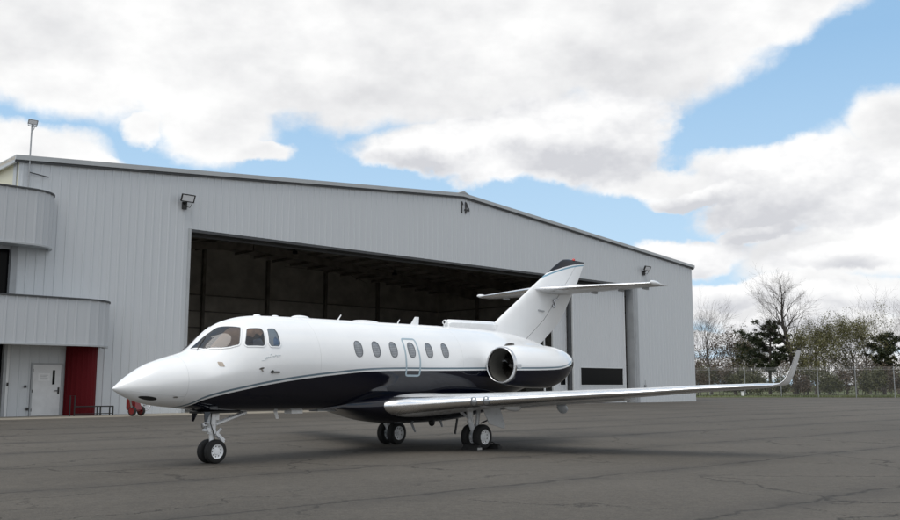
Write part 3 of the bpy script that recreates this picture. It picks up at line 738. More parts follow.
# sliding leaves parked on the right
def leaf(x0, x1, y, w0, w1):
    zt = DH-.42; P = ribs(x0+.14, x1-.14, .30, .02)
    mb = MB(); zb0, zb1 = 1.5, 2.88
    L = [p for p in P if p[0] <= w0]+[(w0, 0)]; Mi = [(w0,0)]+[p for p in P if w0 < p[0] < w1]+[(w1,0)]; Rr = [(w1,0)]+[p for p in P if p[0] >= w1]
    sheet(mb, L, c0(.05), c0(zt), y); sheet(mb, Mi, c0(.05), c0(zb0), y); sheet(mb, Mi, c0(zb1), c0(zt), y); sheet(mb, Rr, c0(.05), c0(zt), y)
    d = mb.build('sliding_door', SIDP, hangar)
    for a in (x0, x1-.14): mb = MB(); mb.box(a, a+.14, y-.05, y+.12, .04, zt+.02); mb.build('stile', WPOST, d)
    mb = MB(); mb.box(w0, w1, y+.025, y+.045, zb0, zb1); wn = mb.build('window', DGL, d)
    mb = MB(); mb.box(w0-.06,w1+.06,y-.04,y-.002-.02,zb0-.07,zb0); mb.box(w0-.06,w1+.06,y-.04,y-.022,zb1,zb1+.07); mb.box(w0-.06,w0,y-.04,y-.022,zb0,zb1); mb.box(w1,w1+.06,y-.04,y-.022,zb0,zb1); mb.build('window_trim', WPOST, d)
leaf(12.75, 19.85, .35, 13.72, 19.45)
leaf(10.75, 12.45, .75, 11.6, 12.3)
mb = MB(); mb.box(12.42, 12.72, .42, .6, .05, DH-.3); mb.build('leaf_gap_shade', TRIMD, hangar)  # dark strip painted in for the shade in the gap between the leaves
mb = MB(); mb.box(9.9, 10.0, .9, 1.0, .05, DH-.4); mb.build('guide_rail', WPOST, hangar)
mb = MB(); mb.box(DL+.05, DR-.05, .65, .85, DH-.30, DH-.17); mb.build('door_track', TRIMD, hangar)
# frame inside
mb = MB(); mb.box(XL+.13, XR-.13, .06, HDP-.01, .0, .012); mb.build('hangar_floor', CONC, hangar)
for i in range(-3, 4):
    x = -1.3+7.3*i
    if XL+.5 < x < XR-.5:
        mb = MB(); zt = gable(x)-.15; mb.box(x-.15, x+.15, HDP-.42, HDP-.40, 0, zt); mb.box(x-.15,x+.15,HDP-.08,HDP-.06,0,zt); mb.box(x-.02,x+.02,HDP-.40,HDP-.08,0,zt); mb.build('column', FRM, hangar)
for z in (1.6, 3.4, 5.2, 7.0, 8.6, 10.2):
    mb = MB(); mb.box(XL+.2, XR-.2, HDP-.24, HDP-.002, z-.05, z+.05); mb.build('girt', FRM, hangar)
    mb = MB(); mb.box(XR-.3, XR-.122, .3, HDP-.45, z-.05, z+.05); mb.build('girt', FRM, hangar)
for k in range(1, 5):
    y = HDP*k/5
    for s_ in (-1, 1):
        xe = (XL+.4) if s_ < 0 else (XR-.4)
        mb = MB(); mb.prism([(xe,y-.13,gable(xe)-.25),(s_*.05,y-.13,RIDGE-.25),(s_*.05,y-.13,RIDGE-.95),(xe*.55,y-.13,gable(xe*.55)-.8),(xe,y-.13,gable(xe)-1.3)], (0,0,0), (0,.26,0)); mb.build('rafter', FRM, hangar)
        mb = MB(); mb.box(xe-.15, xe+.15, y-.14, y+.14, 0, EAVE-1.0); mb.build('column', FRM, hangar)
for s_ in (-1, 1):
    for k in range(1, 14):
        x = s_*2.2*k
        if abs(x) < 30: 
            mb = MB(); mb.box(x-.05, x+.05, .2, HDP-.1, gable(x)-.26, gable(x)-.02); mb.build('purlin', FRM, hangar)
mb = MB()
for k in range(5):
    y0, y1 = HDP*k/5+.2, HDP*(k+1)/5-.2
    for s_ in (-1, 1): mb.tube([(s_*8, y0, gable(8)-.45), (s_*19, y1, gable(19)-.45)], .03, 5); mb.tube([(s_*19, y0, gable(19)-.45), (s_*8, y1, gable(8)-.45)], .03, 5)
mb.build('bracing_rod', FRM, hangar)
for x, y in ((-4.,10.),(8.,10.),(2.,24.),(14.,24.),(-12.,10.),(-12.,24.),(24.,12.)):
    mb = MB(); mb.lathe([(0,.05),(.25,.07),(.3,.22),(.55,.26),(.55,.02)], (x,y,gable(x)-.75), (0,0,-1), 14); mb.tube([(x,y,gable(x)-.3),(x,y,gable(x)-.78)], .02, 5); mb.build('ceiling_lamp', BLACK, hangar, 40)
# number board digits, reversed as in the photograph
zc = 13.74; nx = lambda v: .02+v*.66
mb = MB(); mb.box(nx(-.22),nx(-.06),-.075,-.047,zc,zc+.84); mb.prism([(nx(-.06),-.075,zc+.84),(nx(.07),-.075,zc+.66),(nx(.07),-.075,zc+.56),(nx(-.06),-.075,zc+.70)], (0,0,0), (0,.028,0))
mb.box(nx(.38),nx(.55),-.075,-.047,zc,zc+.84); mb.box(nx(.24),nx(.377),-.075,-.047,zc+.20,zc+.32); mb.box(nx(.553),nx(1.02),-.075,-.047,zc+.20,zc+.32)
mb.prism([(nx(.553),-.075,zc+.84),(nx(.553),-.075,zc+.66),(nx(.84),-.075,zc+.323),(nx(1.02),-.075,zc+.323)], (0,0,0), (0,.028,0))
mb.build('number_sign', BLACK, hangar)
mb = MB(); mb.box(22.0,22.16,-.16,-.05,1.1,1.5); mb.tube([(22.08,-.1,1.5),(22.08,-.1,1.9)], .02, 6); mb.build('utility_box', GREYM, hangar)

# ---- low office block on the left with two curved canopies
office = empty('office_block', hw_(-30.4, 0), HA, label='two-storey grey office block with rounded cladding bands at the hangar corner', cat='office building')
def O_(mb, nm, m, sm=0, parent=None): return mb.build(nm, m, parent or office, sm)
def band(x1, z0, z1, off, rad, nm):
    """ribbed band along the front that turns back to the wall in a quarter circle"""
    cx = x1-rad; path = []
    for x, d in ribs(-40, cx, 0.457, .030): path.append(((x, -off+d), (0,-1), d))
    if off > rad: pass
    nseg = 24
    for k in range(1, nseg+1):
        a = -PI/2+PI/2*k/nseg; dd = -.04 if (k % 4) == 3 else 0.
        path.append(((cx+(rad-dd)*math.cos(a), -(off-rad)+(rad-dd)*math.sin(a)), None, dd))
    path.append(((x1, 0.02), None, 0))
    V = []; F = []
    for (x, y), _, d in path: V += [(x,y,z0),(x,y,z1)]
    for i in range(len(path)-1): F.append((2*i,2*i+2,2*i+3,2*i+1))
    mb = MB(); mb.add(V, F); b = O_(mb, nm, SIDB)
    # top flashing and bottom rim: follow the smooth curve
    sm = [(-40, -off), (cx, -off)]+[(cx+rad*math.cos(-PI/2+PI/2*k/24), -(off-rad)+rad*math.sin(-PI/2+PI/2*k/24)) for k in range(1, 25)]
    def strip(za, zb, e0, e1):
        m_ = MB(); rr = []
        for i, (x, y) in enumerate(sm):
            if i == 0: nx, ny = 0, -1
            else:
                a = 0 if i < 1 else -PI/2+PI/2*max(0, i-1)/24; nx, ny = math.cos(a), math.sin(a)
            rr.append([(x+nx*e0,y+ny*e0,za),(x+nx*e1,y+ny*e1,za),(x+nx*e1,y+ny*e1,zb),(x+nx*e0,y+ny*e0,zb)])
        m_.loft(rr); return m_
    O_(strip(z1-.005, z1+.07, -.10, .08), 'cap_flashing', TRIMD, 0, b)
    O_(strip(z0-.05, z0+.03, -.10, .075), 'bottom_trim', TRIM, 0, b)
    m_ = MB(); poly = [(-40, .0)]+sm+[(x1, .0)]
    m_.prism([(x, y*.97+(.0 if y > -.01 else .02), z0+.035) for x, y in poly], (0,0,0), (0,0,.04)); O_(m_, 'soffit', TRIM, 0, b)
    m_ = MB(); m_.prism([(x, y*.97+(.0 if y > -.01 else .02), z1-.12) for x, y in poly], (0,0,0), (0,0,.04)); O_(m_, 'canopy_roof', TRIM, 0, b)
    return b
band(1.62, 8.13, 10.75, 1.5, 1.5, 'upper_band')
band(4.48, 3.38, 5.56, 2.4, 2.0, 'lower_band')
mb = MB(); sheet(mb, ribs(-40, .02, 0.457, .02), c0(8.0), c0(10.4), .06); O_(mb, 'wall', SID)
mb = MB(); mb.box(-40, -.14, .2, .3, 5.5, 8.2); O_(mb, 'upper_window', DGL)
mb = MB(); mb.box(-.14,.16,-.09,.32,5.4,8.15); O_(mb, 'window_reveal', POST)
mb = MB(); mb.box(-40,-.02,.33,.40,3.9,5.5); O_(mb, 'spandrel', SID)
mb = MB(); mb.box(-40, -.16, .25, .32, 0, 3.9); O_(mb, 'lower_glazing', DGL)
mb = MB(); mb.box(-.16, -.021, -.06, .34, 0, 3.9); O_(mb, 'wall_return', POST)
mb = MB(); mb.box(-.02,.10,-.08,-.047,0,3.42); O_(mb, 'corner_trim', WPOST)
mb = MB(); mb.prism([(-40,.3,10.3),(0.,.3,10.3),(0.,26,10.3),(-40,26,10.3)], (0,0,0), (0,0,.2)); O_(mb, 'roof', INR)
mb = MB(); mb.box(-40,0,25.8,26,0,10.3); mb.box(-40,-39.8,.3,25.8,0,10.3); O_(mb, 'rear_wall', SID)
mb = MB()
for k in range(12): mb.box(-2.0-3*k, -1.9-3*k, .16, .199, 5.5, 8.2); mb.box(-2.0-3*k,-1.9-3*k,.21,.249,0,3.9)
O_(mb, 'mullion', BLACK)
# door with frame, handle, slot window and a paper notice
mb = MB(); x0, x1, zt = 1.22, 2.55, 2.47
mb.box(x0, x1, -.085, -.05, .02, zt); dr = O_(mb, 'door', DOORM)
mb = MB(); mb.box(x0-.09,x0-.005,-.095,-.047,0,zt+.09); mb.box(x1+.005,x1+.09,-.095,-.047,0,zt+.09); mb.box(x0-.005,x1+.005,-.095,-.047,zt+.005,zt+.09); O_(mb, 'frame', POST, 0, dr)
mb = MB(); mb.box(2.14,2.26,-.092,-.086,1.52,2.22); O_(mb, 'slot_window', DGL, 0, dr)
mb = MB(); mb.box(1.46,2.02,-.092,-.086,1.70,2.06); nt = O_(mb, 'notice', PAPER, 0, dr)
mb = MB()
for i in range(4): mb.box(1.56,1.92-.06*(i % 2),-.0945,-.0925,1.96-.065*i,1.978-.065*i)
O_(mb, 'print', INK, 0, dr)
mb = MB(); mb.box(2.42,2.50,-.105,-.086,1.05,1.38); mb.tube([(2.46,-.11,1.22),(2.46,-.16,1.22),(2.27,-.16,1.22)], .02, 8); O_(mb, 'handle', BLACK, 0, dr)
mb = MB()
for z in (.3, 1.2, 2.2): mb.tube([(x0-.01,-.10,z-.07),(x0-.01,-.10,z+.07)], .018, 8)
O_(mb, 'hinge', BLACK, 0, dr)
for q in ((.84,.94,-.12,-.05,1.36,1.48),(.98,1.08,-.12,-.05,.28,.42),(.02,.10,-.13,-.083,1.45,1.6)): mb = MB(); mb.box(*q); O_(mb, 'switch_box', BLACK)
# red rounded bay
mb = MB(); V = []; F = []; n = 40
for k in range(n+1):
    a = PI+PI*k/n; rr = .77+(.02 if k % 4 == 1 else 0)
    V += [(3.52+rr*math.cos(a), rr*math.sin(a)*.9-.03, 0.0), (3.52+rr*math.cos(a), rr*math.sin(a)*.9-.03, 3.40)]
for k in range(n): F.append((2*k,2*k+2,2*k+3,2*k+1))
mb.add(V, F); O_(mb, 'rounded_bay', REDS)
# guard rail in front of the red bay
gr = empty('guard_rail', hw_(-30.4+3.5, -1.35), HA, label='low black pipe guard rail in front of the red rounded bay', cat='guard rail')
mb = MB(); mb.tube([(-.92,0,0),(-.92,0,.98),(-.70,0,.98),(-.70,0,0)], .035, 8); mb.build('end_post', BLACK, gr, 40)
for x in (.42, .58, 1.05, 1.22):
    mb = MB(); mb.tube([(x,0,0),(x,0,.46)], .035, 8); mb.build('post', BLACK, gr, 40)
mb = MB(); mb.tube([(-.70,0,.45),(1.22,0,.45)], .03, 8); mb.tube([(-.70,0,.10),(1.22,0,.10)], .02, 8); mb.build('rail', BLACK, gr, 40)

# floodlights: two on the front wall, one on a mast at the corner
def floodlight(loc, label, tilt, mast=0.):
    f = empty('floodlight' if not mast else 'floodlight_mast', loc, HA, label=label, cat='floodlight', group=None if mast else 'floodlights on the hangar front')
    s_ = 1. if not mast else .58
    hm = mast
    mb = MB(); ca, sa = math.cos(tilt), math.sin(tilt)
    cz = hm+.32; c_ = Vector((0, -.42 if not mast else -.06, cz)); fw = Vector((0,-ca,-sa)); up = Vector((0,-sa,ca)); rt = Vector((1,0,0))
    rr = []
    for d, w, h in ((-.16,.20,.10),(-.05,.36,.19),(.12,.40,.22),(.125,.36,.19),(.09,.34,.17)):
        rr.append([c_+fw*d*s_+rt*a*w*s_+up*b*h*s_ for a, b in ((-1,-1),(1,-1),(1,1),(-1,1))])
    mb.loft(rr); mb.build('lamp_housing', BLACK if not mast else GREYM, f)
    mb = MB(); mb.obox(c_+fw*.10*s_, rt*.335*s_, up*.165*s_, fw*.006); mb.build('lens', M['lens'], f)
    mb = MB()
    if mast:
        mb.tube([(0,0,0),(0,0,hm+.18)], .036, 10); mb.build('pole', GREYM, f, 40)
        mb = MB(); mb.tube([(-.02,-.03,hm-.25),(.10,-.05,hm+.02),(.06,-.06,hm+.2)], .025, 6); mb.tube([(-.20,-.06,hm+.25),(-.20,-.06,hm+.1),(.2,-.06,hm+.1),(.2,-.06,hm+.25)], .025, 6); mb.build('yoke', GREYM, f, 40)
        mb = MB(); mb.tube([(0,0,hm*.40),(.95,.0,hm*.37)], .03, 6); mb.tube([(0,0,hm*.12),(-.25,.0,hm*.12)], .03, 6); mb.build('bracket', TRIMD, f, 40)
    else:
        mb.box(-.13,.13,-.16,-.048,-.28,.12); mb.tube([(0,-.12,.0),(0,-.32,.05),(0,-.40,.22)], .05, 8); mb.build('bracket', BLACK, f, 40)
        mb = MB(); mb.tube([(.05,-.14,-.1),(.25,-.25,-.18),(.33,-.36,.05),(.2,-.40,.25)], .018, 6); mb.build('cable', BLACK, f, 40)
floodlight(hw_(23.97-45.6, 0, 11.42), 'black floodlight on the hangar wall above the left end of the open door', .45)
floodlight(hw_(67.9-45.6, 0, 11.35), 'black floodlight on the hangar wall high above the tailplane tip', .45)
floodlight(hw_(15.52-45.6+.1, -.15, 10.4), 'silver floodlight on a thin mast at the left corner of the hangar', .5, 3.7)

# wheeled red cart near the wall, seen under the nose
cart = empty('wheeled_cart', (-15.28, 45.2, .012), R(66), label='red two-wheeled cart with silver tube handles beside the hangar wall under the jet nose', cat='cart')
cred = mat('cart_red', rgb(.16,.010,.010), .4, coat=.2, var=.2, vscale=4)
mb = MB(); mb.lathe([(0,.02),(.0,.24),(.08,.27),(.9,.27),(1.05,.2),(1.12,.06),(1.2,.05)], (.0,.18,.28), (0,0,1), 20, True); mb.build('tank', cred, cart, 40)
for s_ in (-1, 1):
    mb = MB(); mb.lathe([(-.06,.10),(-.06,.17),(-.05,.225),(0,.24),(.05,.225),(.06,.17),(.06,.10)], (.30*s_,-.12,.24), (1,0,0), 24); mb.mi = 1; mb.lathe([(-.062,.165),(-.066,.10),(-.066,.001)], (.30*s_,-.12,.24), (1,0,0), 20); mb.lathe([(.062,.165),(.066,.10),(.066,.001)], (.30*s_,-.12,.24), (1,0,0), 20); mb.lathe([(-.05,.115),(-.03,.10),(-.03,.03),(-.06,.001)], (.30*s_,-.12,.24), (1,0,0), 20); mb.lathe([(.05,.115),(.03,.10),(.03,.03),(.06,.001)], (.30*s_,-.12,.24), (1,0,0), 20); mb.build('wheel', [M['rubber'], cred], cart, 40)
mb = MB(); mb.tube([(-.36,-.12,.24),(.36,-.12,.24)], .03, 8); mb.box(-.18,.18,-.2,.2,.22,.30); mb.prism([(-.25,-.25,.3),(.25,-.25,.3),(.12,-.1,.75),(-.12,-.1,.75)], (0,-.02,0), (0,.02,0)); mb.build('axle_frame', cred, cart)
mb = MB(); mb.tube([(-.38,-.15,.42),(-.5,-.15,.75),(-.66,-.12,1.08)], .04, 8); mb.tube([(.30,-.18,.18),(.62,-.25,.30),(.86,-.25,.55),(.80,-.2,.62),(.45,-.15,.50)], .04, 8); mb.build('handle', M['steel'], cart, 40)

# ------------------------------------------------------------------ ground
def asphalt():
    m = bpy.data.materials.new('apron_asphalt'); m.use_nodes = True
    t = NT(m.node_tree); b = t.n['Principled BSDF']; o, x, y, z = t.coords()
    big, _ = t.noise(o, .05, 5, .6); mid, _ = t.noise(o, .6, 6, .65); fine, _ = t.noise(o, 30., 3, .75); grit, _ = t.noise(o, 7., 5, .8)
    # paving lanes laid parallel to the hangar: long joints every four metres
    a = R(41.); u = t.math('ADD', t.math('MULTIPLY', x, math.cos(a)), t.math('MULTIPLY', y, math.sin(a)))
    v = t.math('SUBTRACT', t.math('MULTIPLY', x, math.sin(a)), t.math('MULTIPLY', y, math.cos(a)))
    wob, _ = t.noise(o, .35, 8, .68); wob2, _ = t.noise(o, 1.1, 6, .7)
    def joints(c, per, ph, amp, w, seed):
        cc = t.math('ADD', t.math('DIVIDE', t.math('ADD', c, ph), per), t.math('ADD', t.math('MULTIPLY', t.math('SUBTRACT', wob, .5), amp/per), t.math('MULTIPLY', t.math('SUBTRACT', wob2, .5), .55/per)))
        fr = t.math('ABSOLUTE', t.math('SUBTRACT', t.math('FRACT', cc), .5))
        d = t.math('MULTIPLY', fr, per)                                   # metres from the joint
        idx = t.math('FLOOR', cc)
        return d, idx
    d1, i1 = joints(v, 3.9, .35, .5, .05, 0)
    d2, i2 = joints(u, 11., 3., 2.6, .05, 1)
    ww, _ = t.noise(o, .8, 4, .6); ww = t.step(ww, .30, .70, .02, .10)
    gone, _ = t.noise(o, .16, 3, .5)
    j1 = t.math('MULTIPLY', t.math('SUBTRACT', 1., t.math('DIVIDE', d1, t.math('MAXIMUM', ww, .02)), clamp=True), t.step(gone, .28, .46))
    j2 = t.math('MULTIPLY', t.math('SUBTRACT', 1., t.math('DIVIDE', d2, t.math('MAXIMUM', ww, .02)), clamp=True), t.step(gone, .5, .4))
    # wandering cracks: edges of a warped cell pattern, present in patches
    wp = t.node('ShaderNodeVectorMath', operation='MULTIPLY_ADD'); _, wc = t.noise(o, .45, 7, .68)
    t.l.new(wc, wp.inputs[0]); wp.inputs[1].default_value = (2.6,2.6,0); t.l.new(o, wp.inputs[2])
    vo = t.node('ShaderNodeTexVoronoi', feature='DISTANCE_TO_EDGE'); vo.inputs['Scale'].default_value = .21; t.l.new(wp.outputs[0], vo.inputs['Vector'])
    pres, _ = t.noise(o, .22, 3, .5)
    cr = t.math('MULTIPLY', t.step(vo.outputs[0], .0, .0065, .8, 0., 'LINEAR'), t.step(pres, .43, .55))
    vo2 = t.node('ShaderNodeTexVoronoi', feature='DISTANCE_TO_EDGE'); vo2.inputs['Scale'].default_value = .62; t.l.new(wp.outputs[0], vo2.inputs['Vector'])
    pres2, _ = t.noise(o, .30, 3, .5)
    cr2 = t.math('MULTIPLY', t.step(vo2.outputs[0], .0, .012, .7, 0., 'LINEAR'), t.step(pres2, .54, .64))
    crack = t.math('MAXIMUM', t.math('MAXIMUM', t.math('MULTIPLY', j1, .72), t.math('MULTIPLY', j2, .6)), t.math('MAXIMUM', cr, cr2))
    # lane tones and oil-dark bands beside the joints
    lane = t.node('ShaderNodeTexWhiteNoise', noise_dimensions='1D'); t.l.new(i1, lane.inputs['W'])
    band = t.math('MULTIPLY', t.step(d1, .0, .85, 1., 0.), t.step(mid, .35, .65))
    f = t.math('ADD', t.math('MULTIPLY', t.step(big, .32, .68), .36), t.math('MULTIPLY', t.step(mid, .25, .75), .16))
    f = t.math('ADD', f, t.math('MULTIPLY', t.step(fine, .32, .68), .40)); f = t.math('ADD', f, t.math('MULTIPLY', t.step(grit, .34, .66), .28)); f = t.math('ADD', f, t.math('MULTIPLY', lane.outputs[0], .12))
    c = t.mix(f, rgb(.039,.035,.030), rgb(.122,.109,.092))
    c = t.mix(t.math('MULTIPLY', band, .62), c, rgb(.046,.042,.038))
    sp, _ = t.noise(o, .9, 2, .5); c = t.mix(t.math('MULTIPLY', t.step(sp, .70, .76), .35), c, rgb(.03))
    c = t.mix(t.math('MULTIPLY', crack, .90), c, rgb(.014,.0135,.013))
    t.put(b.inputs['Base Color'], c); b.inputs['Roughness'].default_value = .88; b.inputs['Specular IOR Level'].default_value = .3
    h = t.math('SUBTRACT', t.math('ADD', t.math('MULTIPLY', fine, .5), t.math('MULTIPLY', grit, .3)), crack)
    t.put(b.inputs['Normal'], t.bump(h, .8, .015))
    return m
mb = MB(); mb.add([(-500,-300,0),(500,-300,0),(500,121,0),(-500,121,0)], [(0,1,2,3)])
tag(mb.build('apron', asphalt(), None), kind='structure')

def grass_mat():
    m = bpy.data.materials.new('spring_grass'); m.use_nodes = True
    t = NT(m.node_tree); b = t.n['Principled BSDF']; o, x, y, z = t.coords()
    a, _ = t.noise(o, .12, 5, .6); c, _ = t.noise(o, 1.6, 6, .7); d, _ = t.noise(o, 9., 4, .7)
    f = t.math('ADD', t.math('MULTIPLY', t.step(a, .3, .7), .5), t.math('ADD', t.math('MULTIPLY', t.step(c, .3, .7), .3), t.math('MULTIPLY', d, .3)))
    t.put(b.inputs['Base Color'], t.mix(f, rgb(.036,.055,.015), rgb(.115,.125,.040))); b.inputs['Roughness'].default_value = .9
    t.put(b.inputs['Normal'], t.bump(d, .8, .08)); return m
GRASS = grass_mat()
# the field beyond the apron: a gently uneven sheet to the horizon
mb = MB(); gx = [-3000,-900,-400,-200]+list(range(-100, 221, 8))+[300,450,900,3000]; gy = [111.5,112.5,114,117,121,126,132,139,143.9,152.1,158,166,176,190,210,240,300,450,900,3000]
rnd = random.Random(5)
V = []; F = []
for j, y in enumerate(gy):
    for x in gx:
        flat = y < 112 or 143 < y < 153
        edge = 0 if j else rnd.uniform(-.35, .35)
        V.append((x, y+edge, .02 if flat else .05+.25*(mnoise.noise((x*.05, y*.07, 3.1))+.3)*(1 if y < 300 else 3)))
n = len(gx)
for j in range(len(gy)-1):
    for i in range(n-1): F.append((j*n+i, j*n+i+1, (j+1)*n+i+1, (j+1)*n+i))
mb.add(V, F); tag(mb.build('grass_field', GRASS, None, 60), kind='structure')
mb = MB(); mb.box(-300,400,145.5,150.5,-.02,.09); tag(mb.build('service_road', mat('pale_road', rgb(.30,.285,.25), .85, var=.1, vscale=.5), None), kind='structure')
# concrete strip along the foot of the buildings
mb = MB(); P = [hw_(-62,-4.2),hw_(-6,-3.6),hw_(-6,-.02),hw_(-62,-.02)]
mb.add([(p[0],p[1],.004) for p in P], [(0,1,2,3)]); tag(mb.build('concrete_walk', mat('apron_concrete', rgb(.30,.27,.22), .85, var=.15, vscale=.7), None), kind='structure')

# ------------------------------------------------------------------ fence and vegetation beyond the apron
def at(u, d): return ((u-450)/FOCAL*d, d*1.0)
FA, FB = Vector((*at(640, 119), 0)), Vector((*at(930, 108), 0))
mesh_m = bpy.data.materials.new('chain_link'); mesh_m.use_nodes = True
_t = NT(mesh_m.node_tree); _b = _t.n['Principled BSDF']; _b.inputs['Base Color'].default_value = rgb(.22,.23,.235); _b.inputs['Roughness'].default_value = .6; _b.inputs['Metallic'].default_value = .3
_o, _x, _y, _z = _t.coords()
_s = 2*PI/.11
_d1 = _t.math('ABSOLUTE', _t.math('SINE', _t.math('MULTIPLY', _t.math('ADD', _x, _z), _s/2))); _d2 = _t.math('ABSOLUTE', _t.math('SINE', _t.math('MULTIPLY', _t.math('SUBTRACT', _x, _z), _s/2)))
_a = _t.math('LESS_THAN', _t.math('MINIMUM', _d1, _d2), .10); _t.put(_b.inputs['Alpha'], _a)
fence = empty('chain_link_fence', FA, math.atan2((FB-FA).y, (FB-FA).x), label='tall chain-link fence with grey posts along the grass edge', cat='fence')
FL = (FB-FA).length; nF = round(FL/4.4)
gal = mat('fence_post_grey', rgb(.32,.33,.335), .5, metal=.3, var=.12, vscale=3)
mb = MB(); mb.add([(0,0,.1),(FL,0,.1),(FL,0,3.35),(0,0,3.35)], [(0,1,2,3)]); mb.build('wire_mesh', mesh_m, fence)
mb = MB(); mb.tube([(0,0,3.36),(FL,0,3.36)], .016, 6)
for z in (3.5, 3.6): mb.tube([(0,-.02*(z-3.3)*8,z),(FL,-.02*(z-3.3)*8,z)], .008, 4)
mb.build('top_rail', gal, fence)
mb = MB(); mb.tube([(0,.05,0),(0,.05,3.7)], .05, 8, True); p0 = mb.build('post', gal, fence, 40)
for k in range(1, nF+1):
    p = p0.copy(); COL.objects.link(p); p.parent = fence; p.location = (FL*k/nF, 0, 0)
# small white box by the fence
ub = empty('utility_box', (*at(739.5, 114.5), .02), 0, label='small white utility box on the grass at the fence foot', cat='utility box')
mb = MB(); mb.box(-.16,.16,-.12,.12,0,.62); mb.build('body', M['white'], ub); mb = MB(); mb.box(-.19,.19,-.15,.15,.621,.68); mb.build('lid', M['white'], ub)

BARK = mat('grey_bark', rgb(.085,.072,.064), .9, var=.3, vscale=2, bump=.4, bscale=12)
BARKD = mat('dark_bark', rgb(.05,.042,.036), .9, var=.3, vscale=2, bump=.4, bscale=12)
TWIG = mat('twig_bark', rgb(.060,.046,.038), .9, var=.25, vscale=3)
def leaf_mat(nm, a, b):
    m = bpy.data.materials.new(nm); m.use_nodes = True
    t = NT(m.node_tree); p = t.n['Principled BSDF']; o, x, y, z = t.coords()
    f, _ = t.noise(o, .9, 4, .6); g, _ = t.noise(o, 7., 3, .6)
    t.put(p.inputs['Base Color'], t.mix(t.math('ADD', t.math('MULTIPLY', t.step(f, .3, .7), .6), t.math('MULTIPLY', t.step(g, .3, .7), .4)), a, b)); p.inputs['Roughness'].default_value = .65
    return m
PINE = leaf_mat('pine_needles', rgb(.012,.021,.008), rgb(.050,.062,.022))
BUD = leaf_mat('olive_buds', rgb(.070,.070,.022), rgb(.165,.155,.055))
BRN = leaf_mat('brown_buds', rgb(.055,.038,.024), rgb(.115,.080,.050))
SHR = leaf_mat('shrub_leaves', rgb(.040,.046,.016), rgb(.115,.112,.045))

def perp(d, rnd):
    a = d.cross(Vector((rnd.uniform(-1,1), rnd.uniform(-1,1), rnd.uniform(-1,1))))
    return a.normalized() if a.length > 1e-3 else Vector((1,0,0))
def grow(wood, twig, rnd, p, d, L, r, depth, tips, up=.12, spread=.6, nseg=4, shrink=.66, kids=(2,4)):
    pts = [p.copy()]; rad = [r]
    for i in range(nseg):
        d = (d+perp(d, rnd)*rnd.uniform(.05,.20)+Vector((0,0,up*rnd.uniform(.2,1)))).normalized()
        p = p+d*(L/nseg); pts.append(p.copy()); rad.append(r*(1-.62*(i+1)/nseg))
    (wood if depth > 1 else twig).tube(pts, rad, 7 if r > .08 else (4 if r > .02 else 3), False)
    if depth == 0: tips.append((p, d)); return
    nk = rnd.randint(*kids)
    for k in range(nk+1):
        u = .30+.70*(k+rnd.random()*.6)/(nk+.6) if k < nk else 1.
        u = min(u, 1.); i = min(int(u*nseg), nseg-1); q = pts[i].lerp(pts[i+1], u*nseg-i)
        dd = (pts[i+1]-pts[i]).normalized(); a = perp(dd, rnd)
        sp = spread*rnd.uniform(.7,1.35) if k < nk else spread*.3
        nd = (dd*math.cos(sp)+a*math.sin(sp)).normalized()
        rr = max(rad[i]*rnd.uniform(.5,.72), .008)
        grow(wood, twig, rnd, q, nd, L*shrink*rnd.uniform(.75,1.2)*(1.15-.35*u if k < nk else 1), rr, depth-1, tips, up, spread, max(2, nseg-1), shrink, kids)
def leaves(mb, rnd, tips, per, size, jit):
    for p, d in tips:
        for _ in range(per):
            c = p+Vector((rnd.gauss(0,jit), rnd.gauss(0,jit), rnd.gauss(0,jit)*.8))-d*rnd.uniform(0,jit*1.5)
            a = Vector((rnd.gauss(0,1),rnd.gauss(0,1),rnd.gauss(0,1))).normalized(); b = perp(a, rnd); s_ = size*rnd.uniform(.6,1.5)
            mb.add([c-a*s_, c+b*s_*.45, c+a*s_, c-b*s_*.45], [(0,1,2,3)])
